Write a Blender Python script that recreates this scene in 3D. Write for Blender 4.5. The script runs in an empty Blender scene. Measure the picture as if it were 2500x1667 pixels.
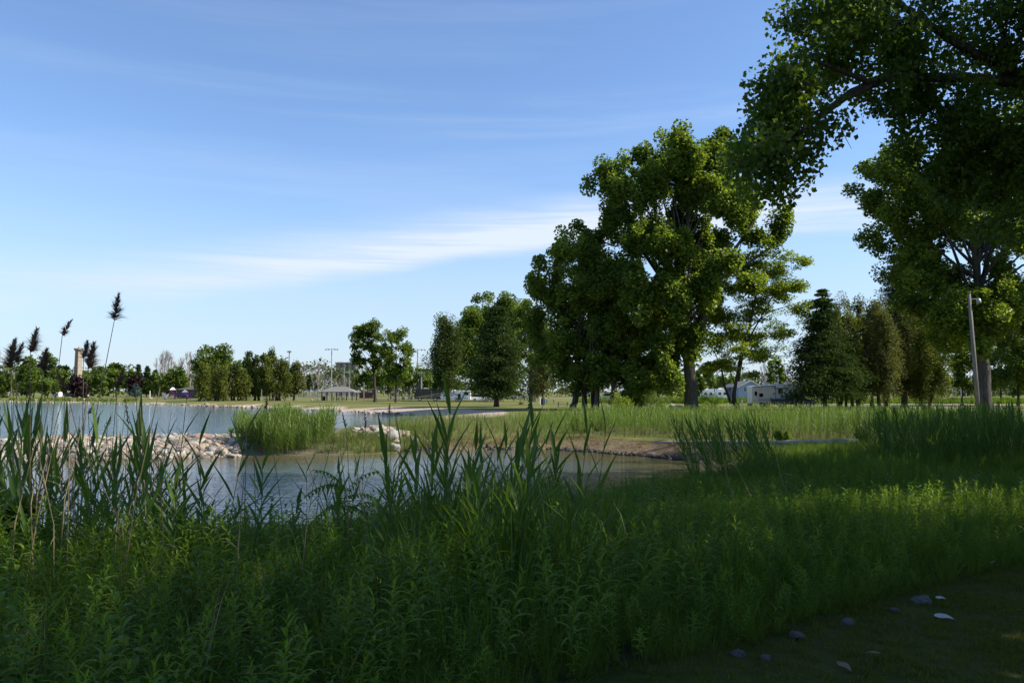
import bpy, math, random
import numpy as np
from mathutils import Vector, Matrix, noise as mnoise

# ------------------------------------------------------------------ camera, light, sky
SC = bpy.context.scene
COL = SC.collection
F, CX, CY, HOR = 1945.0, 1250.0, 833.5, 955.0          # photo: 2500 x 1667, eye level at y = 955
EYE = 2.3
PITCH = math.atan((HOR - CY) / F)
cam_d = bpy.data.cameras.new('camera'); cam_d.sensor_width = 36; cam_d.lens = 36 * F / 2500
cam_d.clip_start = 0.05; cam_d.clip_end = 9000
cam = bpy.data.objects.new('camera', cam_d); COL.objects.link(cam)
cam.location = (0, 0, EYE); cam.rotation_euler = (math.pi / 2 + PITCH, 0, 0)
SC.camera = cam

SUN_EL, SUN_AZ = math.radians(40), math.radians(94)     # azimuth clockwise from +Y (the view direction)
sun_d = bpy.data.lights.new('sun', 'SUN'); sun_d.energy = 4.6; sun_d.angle = math.radians(0.53)
sun_d.color = (1.0, 0.93, 0.80)
sun = bpy.data.objects.new('sun', sun_d); COL.objects.link(sun)
SUNV = Vector((math.sin(SUN_AZ) * math.cos(SUN_EL), math.cos(SUN_AZ) * math.cos(SUN_EL), math.sin(SUN_EL)))
sun.rotation_euler = SUNV.to_track_quat('Z', 'Y').to_euler(); sun.location = (60, 20, 60)
SC.view_settings.view_transform = 'Standard'; SC.view_settings.look = 'None'
SC.view_settings.exposure = 0.74; SC.view_settings.gamma = 1.0; SC.view_settings.use_curve_mapping = False
SKY_STRENGTH = 0.10
SC.cycles.max_bounces = 6; SC.cycles.diffuse_bounces = 3; SC.cycles.glossy_bounces = 3
SC.cycles.transmission_bounces = 4; SC.cycles.transparent_max_bounces = 6
SC.cycles.sample_clamp_indirect = 4.0

class NT:
    """small shader-node writer"""
    def __init__(s, tree): s.t = tree; s.n = tree.nodes; s.l = tree.links
    def node(s, typ, **kw):
        n = s.n.new(typ)
        for k, v in kw.items(): setattr(n, k, v)
        return n
    def put(s, sock, v):
        if isinstance(v, bpy.types.NodeSocket): s.l.new(v, sock)
        elif v is not None:
            if hasattr(sock, 'default_value'):
                try: sock.default_value = v
                except Exception: sock.default_value = (*v, 1.0)
    def m(s, op, a, b=None, c=None, clamp=False):
        n = s.node('ShaderNodeMath', operation=op, use_clamp=clamp)
        s.put(n.inputs[0], a)
        if b is not None: s.put(n.inputs[1], b)
        if c is not None: s.put(n.inputs[2], c)
        return n.outputs[0]
    def mix(s, f, a, b, blend='MIX'):
        n = s.node('ShaderNodeMix', data_type='RGBA', blend_type=blend)
        s.put(n.inputs['Factor'], f)
        s.put(n.inputs[6], a if isinstance(a, bpy.types.NodeSocket) else (*a[:3], 1))
        s.put(n.inputs[7], b if isinstance(b, bpy.types.NodeSocket) else (*b[:3], 1))
        return n.outputs[2]
    def ss(s, v, lo, hi, a=0.0, b=1.0):
        n = s.node('ShaderNodeMapRange', interpolation_type='SMOOTHSTEP')
        s.put(n.inputs[0], v); s.put(n.inputs[1], lo); s.put(n.inputs[2], hi); s.put(n.inputs[3], a); s.put(n.inputs[4], b)
        return n.outputs[0]
    def noise(s, vec, scale, detail=3, rough=0.55, dist=0.0):
        n = s.node('ShaderNodeTexNoise'); s.put(n.inputs['Vector'], vec)
        n.inputs['Scale'].default_value = scale; n.inputs['Detail'].default_value = detail
        n.inputs['Roughness'].default_value = rough; n.inputs['Distortion'].default_value = dist
        return n.outputs[0]
    def scale(s, vec, sc, loc=(0, 0, 0), rot=(0, 0, 0)):
        n = s.node('ShaderNodeMapping'); s.put(n.inputs[0], vec)
        n.inputs['Scale'].default_value = sc; n.inputs['Location'].default_value = loc; n.inputs['Rotation'].default_value = rot
        return n.outputs[0]
    def attr(s, name):
        return s.node('ShaderNodeAttribute', attribute_name=name).outputs['Fac']

world = bpy.data.worlds.new('World'); SC.world = world; world.use_nodes = True
w = NT(world.node_tree); w.n.clear()
sky = w.node('ShaderNodeTexSky', sky_type='NISHITA', sun_disc=False)
sky.sun_elevation = SUN_EL; sky.sun_rotation = SUN_AZ
sky.altitude = 100; sky.air_density = 1.0; sky.dust_density = 0.15; sky.ozone_density = 4.0
tc = w.node('ShaderNodeTexCoord').outputs['Generated']
sep = w.node('ShaderNodeSeparateXYZ'); w.put(sep.inputs[0], tc)
az = w.m('ARCTAN2', sep.outputs[0], sep.outputs[1]); el = w.m('ARCSINE', sep.outputs[2])
pv = w.node('ShaderNodeCombineXYZ'); w.put(pv.inputs[0], az); w.put(pv.inputs[1], el)
pv = pv.outputs[0]
warp = w.m('MULTIPLY', w.m('SUBTRACT', w.noise(w.scale(pv, (4, 7, 1)), 1.0, 3), 0.5), 0.045)
elw = w.m('ADD', el, warp)
line = w.m('MINIMUM', w.m('ADD', w.m('MULTIPLY', az, 0.155), 0.186), 0.197)
d = w.m('SUBTRACT', elw, line)
up = w.ss(d, 0.0, 0.060, 1.0, 0.0); dn = w.ss(d, -0.022, 0.004, 0.0, 1.0)
fib = w.noise(w.scale(pv, (2.6, 75, 1), rot=(0, 0, -0.15)), 1.0, 6, 0.68, 0.4)
streak = w.m('MULTIPLY', w.m('MULTIPLY', up, dn), w.ss(fib, 0.18, 0.80, 0.12, 1.0))
streak = w.m('MULTIPLY', streak, w.m('MULTIPLY', w.ss(az, -0.60, -0.12, 0.30, 1.0), w.ss(az, 0.25, 0.9, 1.0, 0.35)))
bands = w.noise(w.scale(pv, (1.3, 16, 1), loc=(3.1, 0.4, 0), rot=(0, 0, -0.14)), 1.0, 5, 0.6, 0.3)
bands = w.m('MULTIPLY', w.ss(bands, 0.42, 0.78), w.m('MULTIPLY', w.ss(el, 0.03, 0.14), w.ss(el, 0.28, 0.62, 1.0, 0.12)))
bands = w.m('MULTIPLY', bands, w.ss(az, -0.6, 0.5, 0.45, 1.0))
cf = w.m('ADD', w.m('MULTIPLY', streak, 1.7), w.m('MULTIPLY', bands, 0.26), clamp=True)
blue = w.mix(1.0, sky.outputs[0], (1.14, 1.17, 1.24), 'MULTIPLY')
blue = w.mix(w.ss(el, -0.02, 0.30, 0.80, 0.0), blue, (3.35, 4.15, 5.1))
col = w.mix(cf, blue, (4.7, 5.3, 6.3))
bg = w.node('ShaderNodeBackground'); w.put(bg.inputs[0], col); bg.inputs[1].default_value = SKY_STRENGTH
wo = w.node('ShaderNodeOutputWorld'); w.l.new(bg.outputs[0], wo.inputs[0])

# ------------------------------------------------------------------ helpers
def ray(px, py):
    u = (px - CX) / F; v = (CY - py) / F
    return u, math.cos(PITCH) - v * math.sin(PITCH), math.sin(PITCH) + v * math.cos(PITCH)
def at(px, py, D):
    u, a, b = ray(px, py); return Vector((u / a * D, D, EYE + b / a * D))
def X(px, D): return (px - CX) / F * D
def tag(o, label=None, cat=None, group=None, kind=None):
    if label: o['label'] = label
    if cat: o['category'] = cat
    if group: o['group'] = group
    if kind: o['kind'] = kind
    return o
def empty(name, loc=(0, 0, 0), rz=0.0):
    o = bpy.data.objects.new(name, None); COL.objects.link(o); o.location = loc; o.rotation_euler = (0, 0, rz)
    o.empty_display_size = 0.2
    return o
KIDS = {}
def link(name, me, parent=None, loc=None, rot=None, scl=None):
    o = bpy.data.objects.new(name, me); COL.objects.link(o)
    if parent is not None: o.parent = parent; KIDS.setdefault(parent.name, []).append(o)
    if loc is not None: o.location = loc
    if rot is not None: o.rotation_euler = rot
    if scl is not None: o.scale = scl if hasattr(scl, '__len__') else (scl,) * 3
    return o
def copy_tree(o, parent=None):
    c = o.copy(); COL.objects.link(c)
    if parent is not None: c.parent = parent; KIDS.setdefault(parent.name, []).append(c)
    for k in KIDS.get(o.name, ()): copy_tree(k, c)
    return c
def npmesh(name, V, Fa, mat=None, attrs=None, smooth=False):
    V = np.asarray(V, dtype=np.float32); Fa = np.asarray(Fa, dtype=np.int32); n = Fa.shape[1]
    me = bpy.data.meshes.new(name)
    me.vertices.add(len(V)); me.vertices.foreach_set('co', V.ravel())
    me.loops.add(Fa.size); me.loops.foreach_set('vertex_index', Fa.ravel())
    me.polygons.add(len(Fa)); me.polygons.foreach_set('loop_start', np.arange(0, Fa.size, n, dtype=np.int32))
    if smooth: me.polygons.foreach_set('use_smooth', np.ones(len(Fa), dtype=bool))
    for k, a in (attrs or {}).items():
        at_ = me.attributes.new(k, 'FLOAT', 'POINT'); at_.data.foreach_set('value', np.asarray(a, dtype=np.float32))
    me.update(calc_edges=True)
    if mat: me.materials.append(mat)
    return me

class MB:
    """collects shapes; build() links them as one mesh object"""
    def __init__(s): s.v = []; s.f = []
    def add(s, vs, fs):
        n = len(s.v); s.v += [tuple(q) for q in vs]; s.f += [tuple(i + n for i in f) for f in fs]; return s
    def box(s, c, d, rz=0.0, ry=0.0):
        M = Matrix.Rotation(rz, 3, 'Z') @ Matrix.Rotation(ry, 3, 'Y')
        vs = [Vector(c) + M @ Vector((sx * d[0] / 2, sy * d[1] / 2, sz * d[2] / 2)) for sx in (-1, 1) for sy in (-1, 1) for sz in (-1, 1)]
        return s.add(vs, [(0, 1, 3, 2), (4, 6, 7, 5), (0, 4, 5, 1), (2, 3, 7, 6), (0, 2, 6, 4), (1, 5, 7, 3)])
    def tube(s, path, radii, n=8, cap=True):
        path = [Vector(p) for p in path]
        if not hasattr(radii, '__len__'): radii = [radii] * len(path)
        vs = []; k = len(path); ref = Vector((0.31, 0.95, 0.05))
        for i, p in enumerate(path):
            t = (path[min(i + 1, k - 1)] - path[max(i - 1, 0)]).normalized()
            if t.length == 0: t = Vector((0, 0, 1))
            a = t.cross(ref)
            if a.length < 0.05: a = t.cross(Vector((1, 0, 0)))
            a.normalize(); b = t.cross(a)
            for j in range(n):
                q = 2 * math.pi * j / n; vs.append(p + (a * math.cos(q) + b * math.sin(q)) * radii[i])
        fs = [(i * n + j, i * n + (j + 1) % n, (i + 1) * n + (j + 1) % n, (i + 1) * n + j) for i in range(k - 1) for j in range(n)]
        if cap: fs += [tuple(range(n))[::-1], tuple((k - 1) * n + j for j in range(n))]
        return s.add(vs, fs)
    def prism(s, prof, y0, y1):      # profile in x,z
        n = len(prof)
        vs = [(p[0], y0, p[1]) for p in prof] + [(p[0], y1, p[1]) for p in prof]
        return s.add(vs, [tuple(range(n)), tuple(range(2 * n - 1, n - 1, -1))] + [(j, j + n, (j + 1) % n + n, (j + 1) % n) for j in range(n)])
    def mesh(s, name, mat, smooth=False, bevel=0.0):
        me = bpy.data.meshes.new(name); me.from_pydata(s.v, [], s.f); me.update()
        if bevel:
            import bmesh
            bm = bmesh.new(); bm.from_mesh(me)
            bmesh.ops.recalc_face_normals(bm, faces=bm.faces)
            bmesh.ops.bevel(bm, geom=list(bm.edges), offset=bevel, segments=2, affect='EDGES', profile=0.6)
            bm.to_mesh(me); bm.free()
        if smooth: me.polygons.foreach_set('use_smooth', np.ones(len(me.polygons), dtype=bool))
        if mat: me.materials.append(mat)
        return me
    def build(s, name, mat, parent=None, smooth=False, bevel=0.0, **kw):
        return link(name, s.mesh(name, mat, smooth, bevel), parent, **kw)

# ------------------------------------------------------------------ materials
MATS = {}
def pm(name, c, c2=None, scale=2.0, rough=0.7, bump=0.0, spec=0.4, metal=0.0, detail=4, stretch=(1, 1, 1), bscale=None):
    if name in MATS: return MATS[name]
    m = bpy.data.materials.new(name); m.use_nodes = True; t = NT(m.node_tree)
    b = t.n['Principled BSDF']; b.inputs['Roughness'].default_value = rough
    b.inputs['Specular IOR Level'].default_value = spec; b.inputs['Metallic'].default_value = metal
    v = t.scale(t.node('ShaderNodeTexCoord').outputs['Object'], stretch)
    c2 = c2 or tuple(x * 0.8 for x in c)
    nz = t.noise(v, scale, detail)
    t.put(b.inputs['Base Color'], t.mix(t.ss(nz, 0.3, 0.7), c, c2))
    if bump:
        bn = t.node('ShaderNodeBump'); bn.inputs['Strength'].default_value = 1.0; bn.inputs['Distance'].default_value = bump
        t.put(bn.inputs['Height'], t.noise(v, bscale or scale * 3, 5)); t.l.new(bn.outputs[0], b.inputs['Normal'])
    MATS[name] = m; return m
def leafm(name, dark, light, trans=0.4, rough=0.45, tcol=None, spec=0.22, use_obj=False):
    m = bpy.data.materials.new(name); m.use_nodes = True; t = NT(m.node_tree)
    b = t.n['Principled BSDF']; out = t.n['Material Output']
    b.inputs['Roughness'].default_value = rough; b.inputs['Specular IOR Level'].default_value = spec
    tone = t.attr('tone')
    if use_obj:
        r = t.node('ShaderNodeObjectInfo').outputs['Random']
        tone = t.m('ADD', t.m('MULTIPLY', tone, 0.6), t.m('MULTIPLY', r, 0.4))
    c = t.mix(tone, dark, light); t.put(b.inputs['Base Color'], c)
    tr = t.node('ShaderNodeBsdfTranslucent')
    tcol = tcol or (1.5, 1.45, 0.55)
    t.put(tr.inputs[0], t.mix(1.0, c, tcol, 'MULTIPLY'))
    mx = t.node('ShaderNodeMixShader'); mx.inputs[0].default_value = trans
    t.l.new(b.outputs[0], mx.inputs[1]); t.l.new(tr.outputs[0], mx.inputs[2]); t.l.new(mx.outputs[0], out.inputs[0])
    MATS[name] = m; return m

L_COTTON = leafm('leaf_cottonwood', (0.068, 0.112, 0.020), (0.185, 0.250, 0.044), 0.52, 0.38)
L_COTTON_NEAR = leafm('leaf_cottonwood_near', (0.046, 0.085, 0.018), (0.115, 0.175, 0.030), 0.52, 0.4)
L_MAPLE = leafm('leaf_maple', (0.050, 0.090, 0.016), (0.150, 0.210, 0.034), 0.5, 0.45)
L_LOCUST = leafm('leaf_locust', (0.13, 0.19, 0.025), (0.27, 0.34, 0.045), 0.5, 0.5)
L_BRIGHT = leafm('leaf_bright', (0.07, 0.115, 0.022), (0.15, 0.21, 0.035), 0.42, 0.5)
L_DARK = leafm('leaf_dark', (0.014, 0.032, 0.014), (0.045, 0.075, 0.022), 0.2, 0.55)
L_SPRUCE = leafm('needle_spruce', (0.020, 0.044, 0.014), (0.080, 0.115, 0.030), 0.25, 0.7, spec=0.06)
L_CEDAR = leafm('spray_cedar', (0.055, 0.078, 0.016), (0.165, 0.190, 0.042), 0.35, 0.7, spec=0.08)
L_CEDARB = leafm('spray_cedar_brown', (0.056, 0.068, 0.020), (0.150, 0.158, 0.044), 0.3, 0.65, spec=0.2)
L_CEDARD = leafm('spray_cedar_dark', (0.030, 0.052, 0.016), (0.095, 0.125, 0.032), 0.3, 0.7, spec=0.08)
L_PURPLE = leafm('leaf_purple', (0.014, 0.008, 0.012), (0.045, 0.018, 0.026), 0.15, 0.5)
L_BLUESPR = leafm('needle_blue', (0.05, 0.085, 0.075), (0.11, 0.15, 0.13), 0.1, 0.6)
L_WEED = leafm('leaf_weed', (0.046, 0.100, 0.009), (0.200, 0.300, 0.028), 0.42, 0.5, use_obj=True)
L_GRASS = leafm('blade_grass', (0.048, 0.098, 0.010), (0.145, 0.225, 0.026), 0.42, 0.5, use_obj=True)
L_LAWN = leafm('blade_lawn', (0.060, 0.080, 0.010), (0.150, 0.155, 0.024), 0.4, 0.6, use_obj=True)
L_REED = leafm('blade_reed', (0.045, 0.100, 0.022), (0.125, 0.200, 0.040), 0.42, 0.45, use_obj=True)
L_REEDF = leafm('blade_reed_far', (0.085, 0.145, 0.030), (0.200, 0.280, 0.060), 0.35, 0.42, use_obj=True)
L_STRAW = leafm('straw', (0.20, 0.15, 0.075), (0.36, 0.29, 0.16), 0.2, 0.6, tcol=(1, 0.95, 0.8), use_obj=True)
L_PLUME = leafm('plume', (0.11, 0.075, 0.055), (0.34, 0.25, 0.18), 0.3, 0.8, tcol=(1, 0.9, 0.8), spec=0.1)
L_DRYG = leafm('blade_dry', (0.13, 0.15, 0.055), (0.26, 0.25, 0.11), 0.35, 0.5, tcol=(1.2, 1.1, 0.7), use_obj=True)
BARK = pm('bark', (0.085, 0.070, 0.055), (0.040, 0.033, 0.028), 3.0, 0.9, 0.04, 0.15, stretch=(3, 3, 0.6))
BARKG = pm('bark_grey', (0.12, 0.108, 0.095), (0.05, 0.044, 0.038), 3.0, 0.9, 0.05, 0.15, stretch=(3, 3, 0.5))
BARKC = pm('bark_cedar', (0.10, 0.075, 0.058), (0.045, 0.034, 0.028), 3.0, 0.9, 0.02, 0.1, stretch=(4, 4, 0.5))
BARKD = pm('bark_dead', (0.30, 0.27, 0.25), (0.19, 0.165, 0.15), 2.0, 0.9)

# ------------------------------------------------------------------ terrain
SHORE = np.array([(-900, 330), (-300, 248), (-141, 221), (-100, 196), (-75, 177), (-54, 153), (-38, 134), (-29, 124), (-23.5, 117),
    (-14, 101), (-9.5, 95), (-8.8, 89), (-9.4, 81), (-9.8, 72), (-10.9, 64), (-12.5, 57), (-16, 48), (-20, 44), (-25, 42.6), (-27.5, 40.5),
    (-26.5, 37), (-21, 34.6), (-16, 36), (-14, 36.6), (-12, 37.3), (-9.5, 38), (-7.5, 38.3), (-5.6, 39.5), (-4.2, 42.5), (-1.4, 41.3),
    (2.2, 42), (4.2, 39.4), (5.9, 37.4), (7.2, 35.8), (8, 34), (8.6, 31), (8, 28), (7, 26), (5, 24.5), (3.5, 22.5), (2, 20.3),
    (0, 18.5), (-3, 16.3), (-5, 15), (-9, 13.6), (-14, 12.6), (-22, 11.5), (-40, 8), (-80, 0), (-250, -60), (-900, -150)], dtype=float)
WATER_Z = -0.7
def shore_sd(x, y):
    x = np.asarray(x, float); y = np.asarray(y, float)
    dmin = np.full(x.shape, 1e9); inside = np.zeros(x.shape, bool)
    n = len(SHORE)
    for i in range(n):
        ax, ay = SHORE[i]; bx, by = SHORE[(i + 1) % n]
        ex, ey = bx - ax, by - ay
        t = np.clip(((x - ax) * ex + (y - ay) * ey) / (ex * ex + ey * ey), 0, 1)
        dmin = np.minimum(dmin, np.hypot(x - ax - t * ex, y - ay - t * ey))
        c = ((ay > y) != (by > y)) & (x < ex * (y - ay) / (ey if ey else 1e-9) + ax)
        inside ^= c
    return np.where(inside, -dmin, dmin)
def sm(v, a, b):
    t = np.clip((v - a) / (b - a), 0, 1); return t * t * (3 - 2 * t)
def wob(x, y):
    return (np.sin(x * 0.9 + 1.3 * np.sin(y * 0.5)) + np.sin(y * 1.1 + 1.7 * np.sin(x * 0.37 + 1)) + 0.6 * np.sin(x * 2.7 + y * 1.9) + 0.6 * np.sin(y * 3.1 - x * 1.3)) / 3.2
def height(x, y):
    x = np.asarray(x, float); y = np.asarray(y, float)
    sd = shore_sd(x, y) + 0.35 * wob(x * 0.8, y * 0.8) * sm(y, 70, 12) 
    far = sm(y, 62, 78); bw = sm(-x, 6.5, 9) * sm(y, 30, 33) * (1 - sm(y, 50, 56))
    slope = 0.20 * (1 - far) + 0.085 * far; slope = slope * (1 - bw) + 0.42 * bw
    L = 0.65 * (1 - sm(y, 4, 17)) - 0.12 * sm(y, 12, 20) * (1 - sm(y, 45, 62)); L = L * (1 - bw) - 0.20 * bw
    L = L + 0.12 * sm(x, 8, 20) * (1 - sm(y, 34, 60))
    h = np.where(sd > 0, WATER_Z + slope * sd, WATER_Z + 0.18 * np.maximum(sd, -9))
    k = 0.12; h = -k * np.logaddexp(-h / k, -L / k)         # soft minimum
    h = h + 0.03 * wob(x * 1.7, y * 1.7) * (sd > 0) * sm(80 - y, 0, 40)
    return h
def MX(y): return np.interp(y, [3.6, 4.64, 5.46, 6.8, 8.6, 12, 20, 40], [-.7, .24, 1.7, 3.15, 5.5, 9.6, 19, 40])   # edge of the mown grass
def gz(x, y): return float(height(np.array([x]), np.array([y]))[0])

def axis(lo, hi, step, far):
    a = list(np.arange(lo, hi + 1e-6, step)); s = step
    while a[-1] < far: s *= 1.16; a.append(a[-1] + s)
    s = step
    while a[0] > -far: s *= 1.16; a.insert(0, a[0] - s)
    return np.array(a)
gx = axis(-30, 26, 0.5, 5000); gy = axis(-4, 62, 0.5, 5000)
GX, GY = np.meshgrid(gx, gy); GH = height(GX, GY)
nx, ny = len(gx), len(gy)
idx = np.arange(nx * ny).reshape(ny, nx)
quads = np.stack([idx[:-1, :-1], idx[:-1, 1:], idx[1:, 1:], idx[1:, :-1]], -1).reshape(-1, 4)
SD = shore_sd(GX, GY)
sand = (1 - sm(SD, 3.0 + 3.5 * sm(GX, -30, -10), 6.0 + 5 * sm(GX, -30, -10))) * sm(GY, 60, 80) * sm(GX, -95, -50) * (1 - sm(GX, -2, 2.5))
sand = np.maximum(sand, (1 - sm(SD, 1.0, 2.2)) * sm(GY, 80, 110))
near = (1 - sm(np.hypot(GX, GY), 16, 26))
litter = (1 - sm(SD, 0.5 + 1.5 * sm(GX, 1.5, 6), 1.1 + 2.0 * sm(GX, 1.5, 6))) * sm(GX, -6.5, -5) * sm(GY, 28, 34) * (1 - sm(GY, 46, 50))
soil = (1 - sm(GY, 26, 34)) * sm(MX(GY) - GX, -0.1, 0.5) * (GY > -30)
bwm = sm(-GX, 6.5, 9) * sm(GY, 30, 33) * (1 - sm(GY, 50, 56))
g = bpy.data.materials.new('ground_mix'); g.use_nodes = True; t = NT(g.node_tree); b = t.n['Principled BSDF']
pos = t.node('ShaderNodeNewGeometry').outputs['Position']
n1 = t.noise(pos, 0.05, 4); n2 = t.noise(pos, 1.4, 5, 0.65); n3 = t.noise(pos, 14, 4, 0.7)
lawn = t.mix(t.ss(n1, 0.35, 0.65), (0.185, 0.180, 0.050), (0.140, 0.165, 0.040))
lawn = t.mix(t.ss(n2, 0.40, 0.72), lawn, (0.19, 0.165, 0.075))
lawn = t.mix(t.ss(n3, 0.35, 0.75, 0, 0.5), lawn, (0.075, 0.10, 0.03))
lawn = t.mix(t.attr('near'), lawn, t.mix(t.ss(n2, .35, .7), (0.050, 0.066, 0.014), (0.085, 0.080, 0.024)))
sandc = t.mix(n2, (0.50, 0.39, 0.30), (0.40, 0.31, 0.24)); sandc = t.mix(t.ss(n3, 0.5, 0.75, 0, .6), sandc, (0.24, 0.19, 0.15))
litc = t.mix(t.ss(n2, .35, .65), (0.20, 0.135, 0.088), (0.12, 0.13, 0.04)); litc = t.mix(t.ss(n3, 0.42, 0.7), litc, (0.30, 0.21, 0.15))
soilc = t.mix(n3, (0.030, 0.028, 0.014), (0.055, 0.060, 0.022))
edge = t.m('ADD', t.m('MULTIPLY', t.m('SUBTRACT', n2, 0.5), 0.9), 0.0)
def thr(a): return t.ss(t.m('ADD', t.attr(a), edge), 0.35, 0.65)
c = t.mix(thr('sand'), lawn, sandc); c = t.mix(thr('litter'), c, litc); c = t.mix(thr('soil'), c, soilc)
c = t.mix(t.attr('bw'), c, t.mix(n3, (0.22, 0.18, 0.14), (0.12, 0.11, 0.07)))
t.put(b.inputs['Base Color'], c); b.inputs['Roughness'].default_value = 0.95; b.inputs['Specular IOR Level'].default_value = 0.1
bn = t.node('ShaderNodeBump'); bn.inputs['Distance'].default_value = 0.05
t.put(bn.inputs['Height'], t.m('ADD', n2, n3)); t.l.new(bn.outputs[0], b.inputs['Normal'])
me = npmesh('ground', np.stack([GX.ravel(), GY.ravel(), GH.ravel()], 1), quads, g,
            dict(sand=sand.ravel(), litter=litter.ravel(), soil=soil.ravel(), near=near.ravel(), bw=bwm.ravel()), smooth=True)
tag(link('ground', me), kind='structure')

# ------------------------------------------------------------------ water
wm = bpy.data.materials.new('water'); wm.use_nodes = True; t = NT(wm.node_tree); b = t.n['Principled BSDF']
pos = t.node('ShaderNodeNewGeometry').outputs['Position']
calm = t.attr('calm'); shallow = t.attr('shallow')
c = t.mix(shallow, (0.075, 0.120, 0.135), (0.095, 0.082, 0.042))
t.put(b.inputs['Base Color'], c); b.inputs['Roughness'].default_value = 0.06; b.inputs['IOR'].default_value = 1.333
b.inputs['Specular IOR Level'].default_value = 0.5
h1 = t.noise(t.scale(pos, (0.8, 2.3, 1), rot=(0, 0, 0.15)), 1.0, 4, 0.6, 0.4)
h2 = t.noise(t.scale(pos, (0.35, 1.2, 1), rot=(0, 0, -0.1)), 1.0, 3, 0.5, 0.3)
p1 = t.noise(t.scale(pos, (1.6, 4.6, 1), rot=(0, 0, 0.25)), 1.0, 3, 0.55, 0.6)
lake = t.m('ADD', t.m('MULTIPLY', h1, 0.21), t.m('MULTIPLY', h2, 0.17))
pond = t.m('ADD', t.m('MULTIPLY', p1, 0.13), t.m('MULTIPLY', h2, 0.06))
hh = t.m('ADD', t.m('MULTIPLY', lake, t.m('SUBTRACT', 1.0, calm)), t.m('MULTIPLY', pond, calm))
bn = t.node('ShaderNodeBump'); bn.inputs['Strength'].default_value = 1.0; bn.inputs['Distance'].default_value = 0.28
t.put(bn.inputs['Height'], hh); t.l.new(bn.outputs[0], b.inputs['Normal'])
wx = axis(-30, 12, 0.6, 3000); wx = wx[wx < 60]; wy = axis(8, 62, 0.6, 900); wy = wy[(wy > -300) & (wy < 500)]
WX, WY = np.meshgrid(wx, wy); sdw = -shore_sd(WX, WY)
calm_a = sm(-WX, 32, 24) * (1 - sm(WY, 39, 43)) * np.ones_like(WX)
calm_a = (1 - sm(-WX, 26, 34)) * (1 - sm(WY, 40, 46))
sh_a = np.clip((1 - sm(sdw, 0.3, 7.0)) * (0.35 + 0.65 * calm_a) + 0.30 * calm_a, 0, 1)
idx = np.arange(WX.size).reshape(WX.shape)
quads = np.stack([idx[:-1, :-1], idx[:-1, 1:], idx[1:, 1:], idx[1:, :-1]], -1).reshape(-1, 4)
keep = (sdw.ravel()[quads].max(1) > -2.0); quads = quads[keep]
wob_ = npmesh('water', np.stack([WX.ravel(), WY.ravel(), np.full(WX.size, WATER_Z)], 1), quads, wm, dict(calm=calm_a.ravel(), shallow=sh_a.ravel()), smooth=True)
tag(link('lake_water', wob_), kind='structure')

# gravel road behind the campsites
def strip(name, pts, wid, z, mat):
    V = []; Fq = []
    for i, (x, y) in enumerate(pts):
        a = Vector(pts[min(i + 1, len(pts) - 1)]) - Vector(pts[max(i - 1, 0)]); a.normalize(); n = Vector((-a.y, a.x))
        for s in (-1, 1): V.append((x + n.x * s * wid / 2, y + n.y * s * wid / 2, max(gz(x, y), -0.2) + z))
        if i: Fq.append((2 * i - 2, 2 * i, 2 * i + 1, 2 * i - 1))
    return tag(link(name, npmesh(name, V, Fq, mat)), kind='structure')
GRAVEL = pm('gravel', (0.36, 0.29, 0.25), (0.27, 0.22, 0.19), 0.8, 0.95, 0.02)
strip('gravel_road', [(18, 175), (34, 158), (50, 148), (66, 142), (85, 138), (120, 136), (200, 130)], 9, 0.03, GRAVEL)
strip('gravel_track', [(24, 106), (32, 108), (44, 109), (60, 113)], 4.5, 0.02, GRAVEL)
strip('park_road', [(-190, 330), (-150, 300), (-110, 290), (-60, 275), (-10, 262), (60, 250)], 8, 0.04, GRAVEL)
#@@PART2
# ------------------------------------------------------------------ foliage generators
def cards(C, L, W, rng, up=0.25, out=None, droop=0.0, tone=None, fold=0.25):
    """one folded leaf per centre: L length, W width (arrays or numbers)"""
    n = len(C); L = np.broadcast_to(L, n)[:, None]; W = np.broadcast_to(W, n)[:, None]
    nrm = rng.normal(size=(n, 3)); nrm /= np.linalg.norm(nrm, axis=1, keepdims=True)
    nrm[:, 2] = np.abs(nrm[:, 2]) + up; nrm /= np.linalg.norm(nrm, axis=1, keepdims=True)
    dv = rng.normal(size=(n, 3)); dv[:, 2] -= droop
    if out is not None: dv += out
    dv -= nrm * (dv * nrm).sum(1, keepdims=True); dv /= np.linalg.norm(dv, axis=1, keepdims=True) + 1e-9
    sd = np.cross(nrm, dv)
    a = C - dv * L * 0.5; b_ = C + dv * L * 0.5; m = C - dv * L * 0.08 + nrm * W * fold
    V = np.stack([a, m + sd * W * 0.5, b_, m - sd * W * 0.5], 1).reshape(-1, 3)
    k = np.arange(n)[:, None] * 4
    Fa = np.concatenate([k + np.array([[0, 1, 2]]), k + np.array([[0, 2, 3]])], 1).reshape(-1, 3)
    tone = rng.random(n) if tone is None else tone
    return V, Fa, np.repeat(tone, 4)
def clump_points(blobs, nclump, rng, shell=0.4, flat=0.8, ragged=0.12):
    vol = np.array([b[3] * b[4] * b[5] for b in blobs]) ** (2 / 3.0)
    ch = rng.choice(len(blobs), nclump, p=vol / vol.sum()); B = np.array(blobs)[ch]
    dv = rng.normal(size=(nclump, 3)); dv /= np.linalg.norm(dv, axis=1, keepdims=True)
    r = rng.random(nclump) ** shell * (1 + ragged * rng.normal(size=nclump))
    return B[:, :3] + dv * r[:, None] * B[:, 3:6], r
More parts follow.
